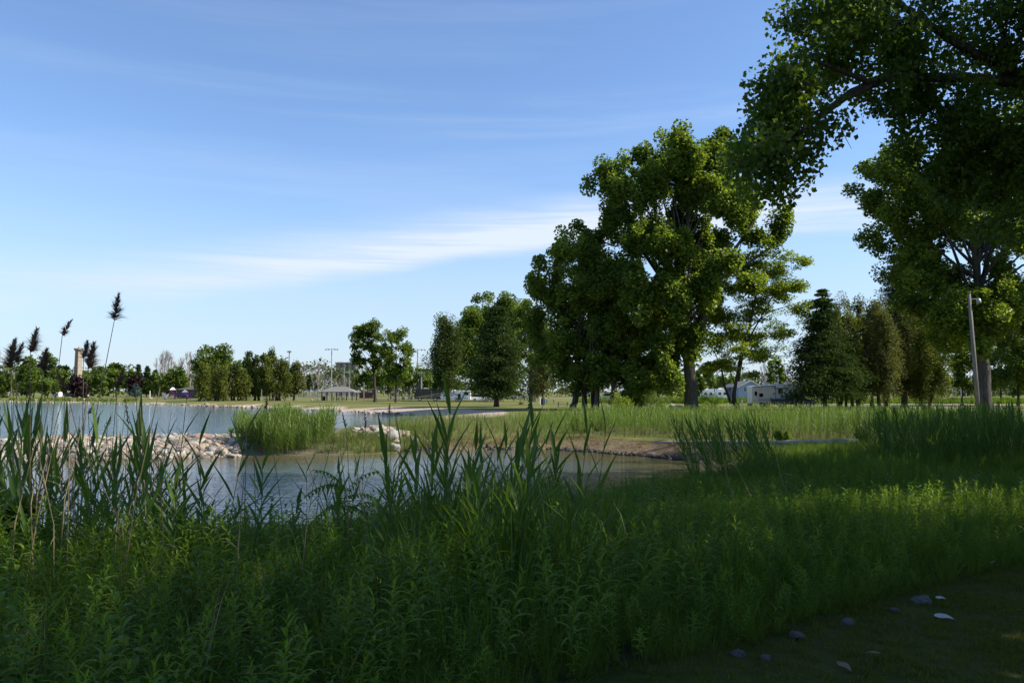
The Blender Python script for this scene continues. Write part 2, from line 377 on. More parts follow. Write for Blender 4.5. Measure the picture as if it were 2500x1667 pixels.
def limbs(mb, trunk, targets, rng, r0, frac=(0.3, 0.95), n=6, sag=0.1):
    """limbs that leave the trunk path and reach the targets"""
    T = [Vector(p) for p in trunk]; H = T[-1].z - T[0].z
    for tg in targets:
        tg = Vector(tg); zz = T[0].z + min(max((tg.z - T[0].z) * rng.uniform(0.45, 0.8) / H, frac[0]), frac[1]) * H
        q = T[-1]
        for i in range(len(T) - 1):
            if T[i].z <= zz <= T[i + 1].z:
                f = (zz - T[i].z) / (T[i + 1].z - T[i].z); q = T[i].lerp(T[i + 1], f); break
        f = (q.z - T[0].z) / H; r = r0 * (1 - 0.75 * f) * rng.uniform(0.35, 0.55)
        d_ = tg - q; mid = q + d_ * 0.45 + Vector((rng.normal() * .05, rng.normal() * .05, rng.uniform(-0.05, .12))) * d_.length
        mb.tube([q, q.lerp(mid, .55) + Vector((0, 0, -sag * d_.length * .2)), mid, tg.lerp(mid, .4), tg], [r, r * .75, r * .5, r * .28, r * .08], n, False)
def tree(name, label, cat, base, blobs, leafmat, bark=None, seed=1, nclump=60, per=60, csize=1.0, leaf=(0.3, 0.24), trunk=None, r0=0.3,
         nlimb=14, up=0.3, zs=0.8, shell=0.4, group=None, droop=0.0, ragged=0.12, flare=1.35, tone_z=0.0, extra=None, kind=None, limb_frac=(0.3, .95), core=1.35, gap=.24):
    rng = np.random.default_rng(seed); bark = bark or BARK
    root = empty(name, base); tag(root, label, cat, group, kind)
    top = max(b[2] + b[5] for b in blobs)
    trunk = trunk or [(0, 0, -0.3), (rng.normal() * .1, 0, top * .25), (rng.normal() * .25, rng.normal() * .2, top * .55), (rng.normal() * .4, rng.normal() * .3, top * .88)]
    mb = MB(); tz = [p[2] for p in trunk]; rr = [r0 * max(0.10, 1 - 0.9 * max(z, 0) / tz[-1]) for z in tz]
    # denser path with a flare at the foot
    P = [Vector(p) for p in trunk]; path = [P[0], P[0] + Vector((0, 0, 0.35)), P[0] + Vector((0, 0, 0.8))]; rad = [r0 * flare * 1.15, r0 * flare, r0 * 1.08]
    for i in range(len(P) - 1):
        for f in (0.33, 0.66, 1.0):
            q = P[i].lerp(P[i + 1], f)
            if q.z > P[0].z + 1.0: path.append(q + Vector((rng.normal(), rng.normal(), 0)) * r0 * .08); rad.append(rr[i] + (rr[i + 1] - rr[i]) * f)
    mb.tube(path, rad, 10)
    cp, ch = clump_points(blobs, nclump, rng, shell, ragged=ragged)
    if nlimb: limbs(mb, trunk, cp[rng.choice(nclump, min(nlimb, nclump), False)], rng, r0, frac=limb_frac)
    if extra: extra(mb)
    mb.build('trunk', bark, root, smooth=True)
    if gap:
        fr = .55 / csize; th = np.array([mnoise.noise(Vector((p[0] * fr, p[1] * fr, p[2] * fr * .7)) + Vector((seed * 3.7, 0, 0))) for p in cp]); kp = th > -gap
        cp = cp[kp]; ch = ch[kp]; per = per * min(1.35, nclump / max(1, len(cp))) ; nclump = len(cp)
    cs = csize * rng.uniform(0.45, 1.3, nclump)
    ci = np.repeat(np.arange(nclump), rng.poisson(per * (cs / csize) ** 2) + 3)
    off = rng.normal(size=(len(ci), 3)) * 0.55; off *= np.minimum(1, 1.12 / (np.linalg.norm(off, axis=1, keepdims=True) + 1e-6))
    C = cp[ci] + off * (cs[ci, None] * np.array([1, 1, zs]))
    tone = np.clip(rng.normal(0.52, 0.24, len(C)) + 0.28 * rng.normal(size=nclump)[ci], 0, 1)
    s = rng.uniform(0.75, 1.3, len(C)) * np.where(ch[ci] < .8, core, 1.08)
    V, Fa, tn = cards(C, leaf[0] * s, leaf[1] * s, rng, up, out=off * 0.5, droop=droop, tone=tone)
    link('crown', npmesh('crown', V, Fa, leafmat, dict(tone=tn)), root)
    return root
def autoblobs(W, z0, z1, rng, n=6, depth=None, xoff=0.0, topf=0.6):
    """blobs that fill a crown W wide between z0 and z1, narrower near the top"""
    depth = depth or W * .85; H = z1 - z0
    out = [(xoff, 0, z0 + H * .48, W * .43, depth * .40, H * .47)]
    n = n * 2
    for i in range(n):
        f = (i + .5) / n; z = z0 + H * (0.14 + 0.70 * f); a = (i % 2) * math.pi + rng.normal() * .55
        wr = W * .5 * (1 - topf * abs(f - .35) ** 1.5) ; r = W * rng.uniform(.19, .28)
        out.append((xoff + math.cos(a) * (wr - r * .75), math.sin(a) * (depth / W) * (wr - r) * .9, z, r, r, min(r * 1.1, H * .3)))
    out.append((xoff + rng.uniform(-.1, .1) * W, 0, z1 - H * .16, W * .20, W * .2, H * .16))
    return out
def ftree(xl, xr, yt, yb, bx, D, label, mat, seed, name='leafy_tree', cat='tree', dens=1.0, leafpx=4.2, r0=None, base_z=None, group=None, n=6, bark=None, **kw):
    """tree whose crown fills a width and height measured in the photo, at distance D"""
    rng = np.random.default_rng(seed); x0 = X(bx, D); z = gz(x0, D) if base_z is None else base_z
    zt, zb = at(0, yt, D).z - z, at(0, yb, D).z - z
    W = (xr - xl) / F * D; xo = X((xl + xr) / 2, D) - x0; lf = leafpx / F * D
    cl = max(W, (zt - zb) * .7) * 0.105
    nc = int(110 * dens); area = W * (zt - zb)
    tot = 4.6 * dens * area / (lf * lf * 0.4)
    tr = [(0, 0, -.3), (xo * .15, 0, max(zb, .5) * .9), (xo * .6, 0, (zt + zb) / 2), (xo, 0, zb + (zt - zb) * .88)]
    return tree(name, label, cat, (x0, D, z), autoblobs(W * 1.0, zb, zt, rng, n, xoff=xo), mat, bark or BARK, seed, nc, max(8, tot / nc), cl, (lf, lf * .8),
                trunk=tr, r0=r0 or max(0.12, W * .022), nlimb=10, group=group, gap=.34, **kw)
def conifer(xl, xr, yt, yb, bx, D, label, mat, seed, name='spruce_tree', cat='conifer', droop=0.25, power=0.9, lf=None, tiers=26, per_tier=9, r0=.28, ragged=.22, group=None, up_tip=0.15, bark=None, dens=1.0, bend=0.0, nleaf=34):
    rng = np.random.default_rng(seed); x0 = X(bx, D); z = gz(x0, D)
    zt, zb = at(0, yt, D).z - z, at(0, yb, D).z - z; R = 1.12 * (xr - xl) / 2 / F * D
    root = tag(empty(name, (x0, D, z)), label, cat, group); lf = lf or 3.2 / F * D
    mb = MB(); mb.tube([(0, 0, -.3), (0, 0, .5), (bend * .3, 0, zt * .4), (bend, 0, zt * .97)], [r0 * 1.3, r0, r0 * .6, .02], 9)
    Cs = []; Os = []; Ts = []
    for i in range(tiers):
        f = (i + rng.uniform(-.3, .3)) / tiers; zz = zb + (zt - zb) * max(f, 0); rad = R * max(0.04, (1 - max(f, 0)) ** power)
        if f < .12: rad *= .80
        for j in range(int(per_tier * (1 - .4 * f)) + 2):
            a = rng.uniform(0, 6.28); rl = rad * (1 + ragged * rng.normal()); 
            if rl < .1: continue
            tip = Vector((math.cos(a) * rl, math.sin(a) * rl, zz - droop * rl + up_tip * rl * .5)); bs = Vector((bend * f, 0, zz + .08 * rl))
            if rl > .9 and j % 2 == 0: mb.tube([bs, bs.lerp(tip, .5) - Vector((0, 0, .06 * rl)), tip], [.05, .035, .01], 4, False)
            m = int(nleaf * dens * (0.35 + rl / R)) + 4; u = rng.random(m) ** .6; u = .12 + .9 * u
            p = np.array(bs)[None] * (1 - u[:, None]) + np.array(tip)[None] * u[:, None]
            p[:, 2] -= .1 * rl * np.sin(np.clip(u, 0, 1) * 3.14); wd = .17 * rl + .12
            p += rng.normal(size=(m, 3)) * np.array([wd, wd, wd * .22]); p[:, 2] -= np.abs(rng.normal(size=m)) * wd * .45 * (droop > .2)
            Cs.append(p); o = np.tile(np.array([math.cos(a), math.sin(a), -.3]), (m, 1)); Os.append(o)
            Ts.append(np.clip(rng.normal(.4, .2, m) + .15 * rng.normal() + .25 * (u - .5), 0, 1))
    C = np.concatenate(Cs); s = rng.uniform(.7, 1.3, len(C))
    V, Fa, tn = cards(C, lf * 2.2 * s, lf * .62 * s, rng, .2, out=np.concatenate(Os) * 1.2, droop=.3 + droop, tone=np.concatenate(Ts))
    mb.build('trunk', bark or BARK, root, smooth=True); link('crown', npmesh('crown', V, Fa, mat, dict(tone=tn)), root)
    return root
def cedar(xl, xr, yt, yb, bx, D, label, mat, seed, lean=0.0, r0=.2, group='cedars', nstem=1, dens=1.0, name='cedar_tree'):
    rng = np.random.default_rng(seed); x0 = X(bx, D); z = gz(x0, D)
    zt, zb = at(0, yt, D).z - z, at(0, yb, D).z - z; W = 1.12 * (xr - xl) / F * D; H = zt - zb; xo = X((xl + xr) / 2, D) - x0; lf = 3.2 / F * D
    bl = []
    for i in range(7):
        f = (i + .5) / 7; wr = W * .5 * (1.0 - .95 * max(0, f - .30) ** 1.3) * (.8 + .2 * min(1, f * 4))
        bl.append((xo + rng.normal() * W * .05, rng.normal() * W * .05, zb + H * f, wr, wr, H * .13))
    bl.append((xo + rng.normal() * W * .06, 0, zt - H * .07, W * .09, W * .09, H * .09)); bl.append((xo + rng.normal() * W * .15, 0, zt - H * .14, W * .08, W * .08, H * .09))
    tot = 5.4 * dens * W * H / (lf * lf * .45); nc = int(120 * dens)
    def more(mb):
        for k in range(nstem - 1):
            dx = (k + 1) * r0 * 2.4 * (1 if k % 2 else -1); mb.tube([(dx, rng.normal() * .2, -.3), (dx * 1.2, 0, 1.2), (dx * 1.9 + rng.normal() * .3, 0, zb + H * .5)], [r0 * .9, r0 * .7, r0 * .3], 8)
    return tree(name, label, 'cedar tree', (x0, D, z), bl, mat, BARKC, seed, nc, max(10, tot / nc), W * .12 + .12, (lf * 1.15, lf * .7),
                trunk=[(-lean, 0, -.3), (-lean * .3, 0, max(zb, .6)), (xo * .7, 0, zb + H * .5), (xo, 0, zb + H * .93)], r0=r0, nlimb=8, up=.1, zs=1.7, shell=.36, gap=0, group=group, ragged=.07, flare=1.5, extra=more if nstem > 1 else None)

# ------------------------------------------------------------------ the big trees
def polyblobs(poly, n, D, rx, ry, seed, dep, x0, z0):
    rng = np.random.default_rng(seed); P = np.array(poly, float); lo, hi = P.min(0), P.max(0); pts = []
    def ins(q):
        c = False
        for i in range(len(P)):
            a, b = P[i], P[(i + 1) % len(P)]
            if (a[1] > q[1]) != (b[1] > q[1]) and q[0] < (b[0] - a[0]) * (q[1] - a[1]) / (b[1] - a[1]) + a[0]: c = not c
        return c
    while len(pts) < n:
        best = None
        for _ in range(12):
            q = rng.uniform(lo, hi)
            if not ins(q): continue
            d_ = min([math.hypot(q[0] - p[0], (q[1] - p[1]) * .7) for p in pts] or [99])
            if best is None or d_ > best[0]: best = (d_, q)
        if best: pts.append(best[1])
    out = []
    for q in pts:
        k = rng.uniform(.75, 1.25); p = at(q[0], q[1], D); out.append((p.x - x0, rng.uniform(-dep, dep), p.z - z0, rx * k / F * D, rx * k * 1.1 / F * D, ry * k / F * D))
    return out
D1 = 99.0
def B(px, py, rx, ry, D, dx=0.0, x0=0.0, z0=0.0, dy=0.0, rd=None):      # blob from photo pixels, metres relative to x0,z0
    p = at(px, py, D); return (p.x - x0, dy, p.z - z0, rx / F * D, (rd if rd is not None else min(rx, ry) * 1.0) / F * D, ry / F * D)
x0 = X(1687, D1); z0 = gz(x0, D1)
bb = polyblobs([(1490, 420), (1530, 400), (1580, 385), (1620, 355), (1665, 345), (1710, 365), (1755, 350), (1790, 410), (1835, 460), (1845, 505), (1820, 560), (1770, 620), (1760, 700), (1720, 790), (1690, 850), (1630, 880),
    (1600, 950), (1540, 945), (1510, 850), (1510, 700), (1520, 610), (1480, 540), (1465, 480)], 74, D1, 33, 44, 5, 5.5, x0, z0)
bb += [B(*q[:4], D1, x0=x0, z0=z0, dy=q[4]) for q in [(1560, 372, 16, 22, 0), (1612, 338, 16, 24, 1), (1655, 325, 18, 22, 0), (1762, 330, 13, 26, 0), (1738, 345, 12, 24, 0), (1482, 410, 14, 24, 0), (1445, 455, 14, 16, 0),
    (1850, 580, 40, 26, 0), (1895, 565, 26, 34, 0), (1920, 525, 13, 26, 0), (1830, 640, 46, 30, 2), (1815, 700, 34, 26, -2)]]
def mainlimbs(mb):
    for pts, r in [([(1687, 880), (1720, 760), (1745, 680), (1800, 600), (1840, 540)], .5), ([(1690, 900), (1640, 800), (1630, 650), (1600, 520), (1590, 420)], .55),
                   ([(1745, 690), (1830, 640), (1900, 590), (1910, 540)], .25), ([(1630, 700), (1560, 600), (1500, 480)], .32), ([(1675, 840), (1665, 700), (1680, 520), (1660, 380)], .4)]:
        mb.tube([at(p[0], p[1], D1) - Vector((x0, D1, z0)) for p in pts], [r * (1 - .8 * i / (len(pts) - 1)) for i in range(len(pts))], 8, False)
tree('cottonwood_tree', 'tallest cottonwood in the middle of the park with thick dark trunk and broad crown', 'tree', (x0, D1, z0), bb, L_COTTON, BARKG, 11, 1150, 140, .95,
     (0.30, 0.27), trunk=[(0, 0, -.4), (-.2, 0, 5), (-.6, 0, 9), (-1.5, 0, 16), (-2.0, 0, 27)], r0=.85, nlimb=26, zs=1.25, shell=.5, extra=mainlimbs, flare=1.3, ragged=.10)

D2 = 102.0; x0 = X(1410, D2); z0 = gz(x0, D2)
bb = polyblobs([(1405, 575), (1440, 590), (1500, 650), (1520, 760), (1515, 880), (1470, 925), (1350, 930), (1325, 880), (1308, 800), (1312, 700), (1345, 640), (1380, 610)], 44, D2, 30, 40, 6, 5, x0, z0)
bb += [B(*q[:4], D2, x0=x0, z0=z0, dy=q[4]) for q in [(1408, 555, 13, 28, 0), (1372, 580, 12, 20, 0), (1318, 640, 10, 26, 0), (1300, 690, 12, 20, 0), (1450, 585, 30, 24, 0)]]
tree('cottonwood_tree', 'dark leafy cottonwood with leaning twin trunks beside the tallest tree', 'tree', (x0, D2, z0), bb, L_COTTON, BARK, 12, 620, 110, 1.0, (.30, .26),
     trunk=[(-.6, 0, -.4), (0, 0, 3), (.3, 0, 9), (.6, 0, 20)], r0=.42, nlimb=20, zs=.95, shell=.45,
     extra=lambda mb: (mb.tube([(.9, 0, -.4), (.85, 0, 3), (1.4, 0, 12)], [.38, .28, .12], 8), mb.tube([(2.5, 3, -.4), (2.3, 3, 4), (1.8, 2, 14)], [.5, .4, .15], 8)))
tree('shade_tree', 'small trunked shade tree with pale bark standing before the dark conifers', 'tree', (X(1455, 99), 99, gz(X(1455, 99), 99)),
     [(0, 0, 7, 2.6, 2.4, 2.6), (1, 0, 9.5, 2.2, 2, 2.4), (-1.2, 0, 5.2, 2, 2, 1.6), (0, 1, 11.5, 1.8, 1.8, 2)], L_BRIGHT, BARKG, 13, 90, 60, .8, (.26, .22), r0=.36, flare=1.2)
# near cottonwood: trunk stands outside the picture to the right, its boughs reach in
NX, NY = 17.0, 21.0; NZ = gz(NX, NY)
def nb(px, py, rx, ry, D, rd=1.3):
    p = at(px, py, D); return (p.x - NX, D - NY, p.z - NZ, rx / F * D, rd, ry / F * D)
nbl = [nb(1990, 40, 60, 42, 17.5), nb(1940, 15, 30, 20, 17), nb(2060, 110, 80, 55, 18), nb(1950, 150, 55, 42, 17), nb(1900, 210, 32, 36, 16.5), nb(1950, 230, 62, 48, 17), nb(2060, 190, 75, 45, 19),
       nb(1900, 300, 40, 48, 16.5), nb(1950, 310, 60, 40, 17), nb(1860, 350, 44, 36, 16.5), nb(1830, 390, 30, 26, 16.2), nb(1930, 360, 60, 40, 17), nb(1900, 430, 42, 34, 16.8), nb(1975, 410, 42, 30, 17.2), nb(1922, 455, 16, 18, 16.8),
       nb(2110, 60, 60, 55, 19), nb(2180, 130, 80, 75, 19.5), nb(2250, 60, 80, 60, 20), nb(2350, 100, 90, 80, 20.5, 2), nb(2460, 60, 90, 80, 20, 2), nb(2460, 220, 90, 80, 21, 2), nb(2320, 240, 80, 70, 20.5, 2), nb(2240, 260, 42, 50, 20),
       nb(2200, 330, 18, 60, 19.5), nb(2290, 340, 60, 60, 20.5, 2), nb(2400, 360, 80, 80, 21, 2), nb(2490, 380, 60, 80, 21, 2), nb(2330, 440, 60, 50, 21), nb(2450, 480, 70, 60, 21.5, 2),
       nb(2130, 250, 60, 40, 19), nb(2100, 20, 90, 50, 19), nb(2200, 200, 70, 60, 19.5), nb(2050, 60, 60, 50, 18), nb(2400, 560, 80, 50, 21.5, 2), (1, -1, 12, 5, 5, 5), (4, 1, 18, 6, 6, 6), (-2, 2, 19, 5, 5, 5), (6, -3, 12, 5, 4, 4), (1, -4, 15, 5, 5, 4.5), (3, 1, 24, 5, 5, 4)]
def nearlimbs(mb):
    def L(pts, r): mb.tube([at(p[0], p[1], p[2]) - Vector((NX, NY, NZ)) for p in pts], [r * (1 - .86 * i / (len(pts) - 1)) for i in range(len(pts))], 8, False)
    L([(2920, 330, 21), (2700, 260, 20.8), (2560, 215, 20.5), (2400, 192, 20), (2170, 188, 18.7), (2080, 225, 17.8), (2000, 285, 17.2), (1925, 350, 16.8), (1890, 420, 16.6)], .20)
    L([(2170, 186, 18.7), (2080, 235, 17.6), (2010, 265, 17.2), (1930, 300, 16.8)], .07); L([(2120, 200, 18), (2030, 165, 17.4), (1940, 130, 17)], .07)
    L([(2700, 250, 20.8), (2450, 170, 20.4), (2340, 110, 20), (2180, 0, 19.5), (2080, -60, 19)], .20); L([(2480, 150, 20.4), (2440, 60, 20.2), (2400, -60, 20)], .12)
    L([(2700, 330, 20.5), (2500, 290, 20.6), (2400, 290, 20.5), (2320, 330, 20)], .07); L([(1925, 330, 16.8), (1960, 350, 17), (1978, 400, 17)], .04)
    L([(1900, 360, 16.7), (1870, 400, 16.5), (1850, 440, 16.4)], .04)
    mb.tube([at(p[0], p[1], 17) - Vector((NX, NY, NZ)) for p in [(2042, 285), (2052, 312), (2066, 340), (2079, 364)]], [.012, .010, .008, .004], 5, False)
    mb.tube([at(p[0], p[1], 17) - Vector((NX, NY, NZ)) for p in [(2046, 298), (2036, 306)]], [.006, .003], 4, False)
    mb.tube([at(p[0], p[1], 17) - Vector((NX, NY, NZ)) for p in [(2070, 275), (2076, 292), (2076, 304), (2068, 308)]], [.006, .006, .005, .003], 4, False)
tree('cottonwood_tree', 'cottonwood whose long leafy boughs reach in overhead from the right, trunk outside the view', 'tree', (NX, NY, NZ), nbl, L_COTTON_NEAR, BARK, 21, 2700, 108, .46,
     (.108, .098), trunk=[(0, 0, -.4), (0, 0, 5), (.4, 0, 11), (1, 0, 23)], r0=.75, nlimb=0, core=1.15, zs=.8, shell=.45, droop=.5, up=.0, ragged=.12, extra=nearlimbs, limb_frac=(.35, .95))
# cottonwood with its trunk beside the light pole
D7 = 68.0; x0 = X(2405, D7); z0 = gz(x0, D7)
bb = polyblobs([(2110, 440), (2160, 385), (2300, 320), (2600, 250), (2700, 500), (2600, 750), (2450, 820), (2350, 850), (2300, 860), (2280, 790), (2220, 710), (2190, 620), (2160, 540), (2110, 480)], 122, D7, 40, 40, 7, 5, x0, z0)
bb += [B(*q[:4], D7, x0=x0, z0=z0, dy=q[4]) for q in [(2180, 385, 30, 18, 0), (2120, 425, 24, 14, 0), (2085, 468, 16, 10, 0), (2150, 530, 20, 16, 0), (2420, 760, 60, 36, -4), (2350, 820, 40, 26, -3)]]
tree('cottonwood_tree', 'wide cottonwood with grey trunk right behind the wooden lamp pole', 'tree', (x0, D7, z0), bb, L_COTTON, BARKG, 22, 1500, 100, .78, (.22, .20),
     trunk=[(0, 0, -.4), (-.2, 0, 4), (-.5, 0, 9), (-.3, 0, 20)], r0=.62, nlimb=34, zs=.85, shell=.5, ragged=.12, flare=1.35)
# trees outside the picture to the right that shade the bank
for i, (x, y, h, sd) in enumerate([(13, 8, 22, 31), (23, 13, 25, 32), (10, 0.5, 17, 33), (19, 1, 24, 34), (30, 25, 24, 35), (27, 5, 26, 37), (36, 32, 23, 38), (28, 24, 23, 39), (24, 18, 24, 40), (33, 18, 25, 41), (9.8, 5.6, 8.5, 42)]):  # last one is a low unseen tree added to shade the mown corner
    rng = np.random.default_rng(sd); cr = min(4.6, h * .26)
    tree('cottonwood_tree', 'bank side cottonwood standing out of view to the right and casting shade', 'tree', (x, y, gz(x, y)),
         [(rng.normal() * 2, rng.normal() * 2, h * f, cr, cr, cr * .74) for f in (.42, .55, .68, .8, .9)] + [(0, 0, h * .6, cr * 1.2, cr * 1.2, h * .25)],
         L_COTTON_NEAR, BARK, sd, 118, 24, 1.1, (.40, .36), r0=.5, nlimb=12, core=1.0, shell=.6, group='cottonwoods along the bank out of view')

# mid-distance trees
bright_x = [(1720, 1985, 610, 905)]
D3 = 100.0; x0 = X(1788, D3); z0 = gz(x0, D3)
bb = [B(*q[:4], D3, x0=x0, z0=z0, dy=q[4]) for q in [
    (1860, 640, 40, 26, 0), (1900, 660, 50, 28, 1), (1940, 630, 22, 16, 0), (1830, 690, 46, 36, -1), (1900, 710, 56, 34, 0), (1945, 700, 26, 22, 0), (1950, 760, 42, 26, 0), (1975, 742, 16, 12, 0),
    (1850, 760, 56, 40, 1), (1790, 800, 42, 36, 0), (1900, 810, 40, 22, -1), (1750, 840, 30, 30, 0), (1770, 890, 40, 28, 0), (1850, 870, 26, 16, 0), (1735, 900, 18, 20, 0), (1850, 915, 24, 10, 0), (1835, 622, 26, 16, 1), (1900, 625, 30, 16, -1), (1965, 640, 16, 16, 0), (1790, 700, 30, 26, 2), (1840, 820, 50, 30, 2), (1810, 860, 40, 30, -2), (1880, 860, 40, 18, 1), (1760, 770, 34, 30, 2)]]
def locust(mb):
    for pts, r in [([(1785, 985), (1768, 940), (1762, 900), (1745, 860)], .2), ([(1800, 930), (1812, 860), (1830, 800), (1840, 740), (1870, 650)], .3), ([(1822, 860), (1860, 830), (1885, 822)], .1),
                   ([(1815, 850), (1855, 780), (1900, 700)], .14), ([(1830, 800), (1880, 760), (1950, 740)], .1), ([(1765, 900), (1780, 860), (1790, 820)], .08)]:
        mb.tube([at(p[0], p[1], D3) - Vector((x0, D3, z0)) for p in pts], [r * (1 - .75 * i / (len(pts) - 1)) for i in range(len(pts))], 7, False)
tree('locust_tree', 'airy yellow green tree with forked trunk beside the white camper', 'tree', (x0, D3, z0), bb, L_LOCUST, BARK, 41, 520, 72, .85, (.24, .13),
     gap=.4, trunk=[(.5, 0, -.4), (.1, 0, 1.5), (.5, 0, 4), (1.2, 0, 6.5)], r0=.34, nlimb=10, zs=.5, shell=.6, droop=.3, extra=locust, ragged=.2, flare=1.1)
conifer(1930, 2075, 698, 938, 2012, 97, 'dark spruce with sharp top hanging over the white camper', L_SPRUCE, 42, droop=.42, power=.8, tiers=27, per_tier=15, nleaf=105, r0=.26, ragged=.25, lf=.20)
conifer(2150, 2280, 590, 930, 2205, 112, 'tall hemlock with drooping sprays behind the brown cedars', L_DARK, 43, name='hemlock_tree', droop=.35, power=.5, tiers=26, per_tier=14, r0=.4, nleaf=90)
G = 'cedars in the row beside the campground road'
for i, (xl, xr, yt, yb, bx, D, mt, ln, ns, lab) in enumerate([
    (2030, 2100, 745, 960, 2055, 99, 'C', .3, 2, 'green cedar touching the dark spruce'), (2065, 2140, 742, 955, 2075, 104, 'C', -.2, 2, 'tall cedar with two stems next along from the spruce'),
    (2105, 2170, 748, 950, 2102, 101, 'B', .4, 3, 'brownish cedar with three slanting stems'), (2120, 2200, 755, 952, 2140, 98, 'B', -.2, 3, 'brown cedar with a cluster of close trunks'),
    (2150, 2235, 750, 950, 2168, 106, 'B', .2, 2, 'rusty brown cedar at the middle of the row'), (2195, 2275, 745, 955, 2205, 112, 'C', 0, 1, 'olive cedar with one very thick dark trunk'),
    (2215, 2290, 775, 955, 2246, 118, 'B', 0, 1, 'cedar with short stout trunk near the end of the row'), (2225, 2315, 800, 965, 2276, 103, 'C', .5, 1, 'low leaning cedar at the lamp pole end of the row')]):
    cedar(xl, xr, yt, yb, bx, D, lab, {'C': L_CEDAR, 'B': L_CEDARB}[mt], 50 + i, lean=ln, r0=.22 if i != 5 else .42, nstem=ns, group=G)
ftree(2310, 2400, 800, 962, 2345, 130, 'green tree in the gap between cedars and lamp pole', L_MAPLE, 60)
ftree(2420, 2560, 740, 965, 2482, 125, 'bright green maple at the right edge behind the lamp pole', L_BRIGHT, 61, name='maple_tree', dens=1.1)
ftree(2390, 2500, 820, 965, 2440, 150, 'small light green tree between the thick grey trunk and the edge maple', L_BRIGHT, 62)
# group at the campground, left of the cottonwoods
ftree(1095, 1255, 755, 960, 1175, 190, 'large dark maple behind the spruce by the trailer', L_MAPLE, 70, name='maple_tree', r0=.7, dens=1.25)
ftree(1122, 1290, 712, 900, 1215, 197, 'broad maple whose light top shows above the spruce', L_BRIGHT, 71, name='maple_tree', r0=.8, dens=1.3)
ftree(1235, 1350, 728, 930, 1299, 172, 'maple with dark limbs right of the spruce', L_MAPLE, 72, name='maple_tree', r0=.75, dens=1.0)
conifer(1165, 1268, 738, 955, 1212, 118, 'big ragged spruce with drooping branches at the lake end of the lawn', L_SPRUCE, 73, droop=.22, power=.45, tiers=27, per_tier=14, r0=.4, ragged=.3, nleaf=85)
cedar(1048, 1128, 785, 946, 1096, 150, 'dark cedar with narrow tip in front of the motorhome and trailer', L_CEDARD, 74, r0=.35, group=None, dens=1.2)
cedar(1288, 1345, 860, 968, 1325, 135, 'small thin grey green cedar near the blue barrel', L_CEDARB, 75, r0=.15, group=None, dens=.55)
conifer(1478, 1560, 760, 975, 1547, 104, 'almost black conifer under the tallest cottonwood', L_DARK, 76, droop=.35, power=.35, tiers=24, per_tier=10, r0=.34)
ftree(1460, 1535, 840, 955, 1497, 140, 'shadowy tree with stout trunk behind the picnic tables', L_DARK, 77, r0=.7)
ftree(853, 942, 775, 915, 917, 172, 'taller of the two maples by the picnic shelter', L_MAPLE, 80, name='maple_tree', r0=.36, dens=1.0, n=8)
ftree(925, 1008, 797, 950, 967, 168, 'shorter of the two maples by the picnic shelter', L_BRIGHT, 81, name='maple_tree', r0=.24, dens=.85)
ftree(905, 975, 900, 955, 955, 235, 'low bright green tree behind the two shelter maples', L_BRIGHT, 82)
ftree(975, 1062, 895, 950, 1019, 240, 'rounded light green tree behind the motorhome', L_BRIGHT, 83)
ftree(1030, 1075, 900, 952, 1050, 250, 'light green tree half hidden by the dark cedar tip', L_MAPLE, 84)
ftree(865, 915, 905, 952, 890, 245, 'dull green tree behind the taller shelter maple', L_MAPLE, 85)
# cedar grove on the far shore
ftree(474, 588, 846, 940, 530, 222, 'broad green maple rising behind the lakeside cedars', L_MAPLE, 90, name='maple_tree', dens=1.2, r0=.5)
G = 'cedars on the far shore'
for i, (xl, xr, yt, yb, bx, D, mt, ns, lab) in enumerate([
    (474, 520, 895, 968, 489, 196, 'C', 1, 'cedar nearest the playground'), (500, 545, 900, 966, 510, 200, 'C', 1, 'second lakeside cedar from the playground'), (518, 560, 893, 972, 533, 188, 'C', 3, 'cedar with thick clustered trunk at the water'),
    (553, 592, 898, 962, 573, 205, 'B', 2, 'brownish cedar before the gap with picnic table'), (575, 612, 905, 966, 589, 192, 'C', 3, 'short cedar with thick pale trunk'), (588, 622, 862, 960, 602, 205, 'D', 2, 'pointed dark cedar amid the lakeside grove'),
    (608, 640, 872, 962, 624, 200, 'D', 1, 'dark cedar beside the pointed one'), (625, 660, 864, 962, 633, 196, 'C', 1, 'tall olive cedar at the middle of the grove'), (646, 678, 860, 962, 667, 200, 'C', 3, 'cedar with wispy leading shoot'),
    (668, 716, 878, 960, 684, 194, 'C', 2, 'wide cedar with leaning trunks'), (703, 746, 892, 958, 719, 196, 'B', 1, 'brown cedar standing alone at the end of the grove')]):
    cedar(xl, xr, yt, yb, bx, D, lab, {'C': L_CEDAR, 'B': L_CEDARB, 'D': L_CEDARD}[mt], 100 + i, r0=.26, nstem=ns, group=G)
ftree(396, 464, 898, 962, 430, 285, 'round dark maple behind the playground', L_MAPLE, 120, name='maple_tree', dens=1.3)
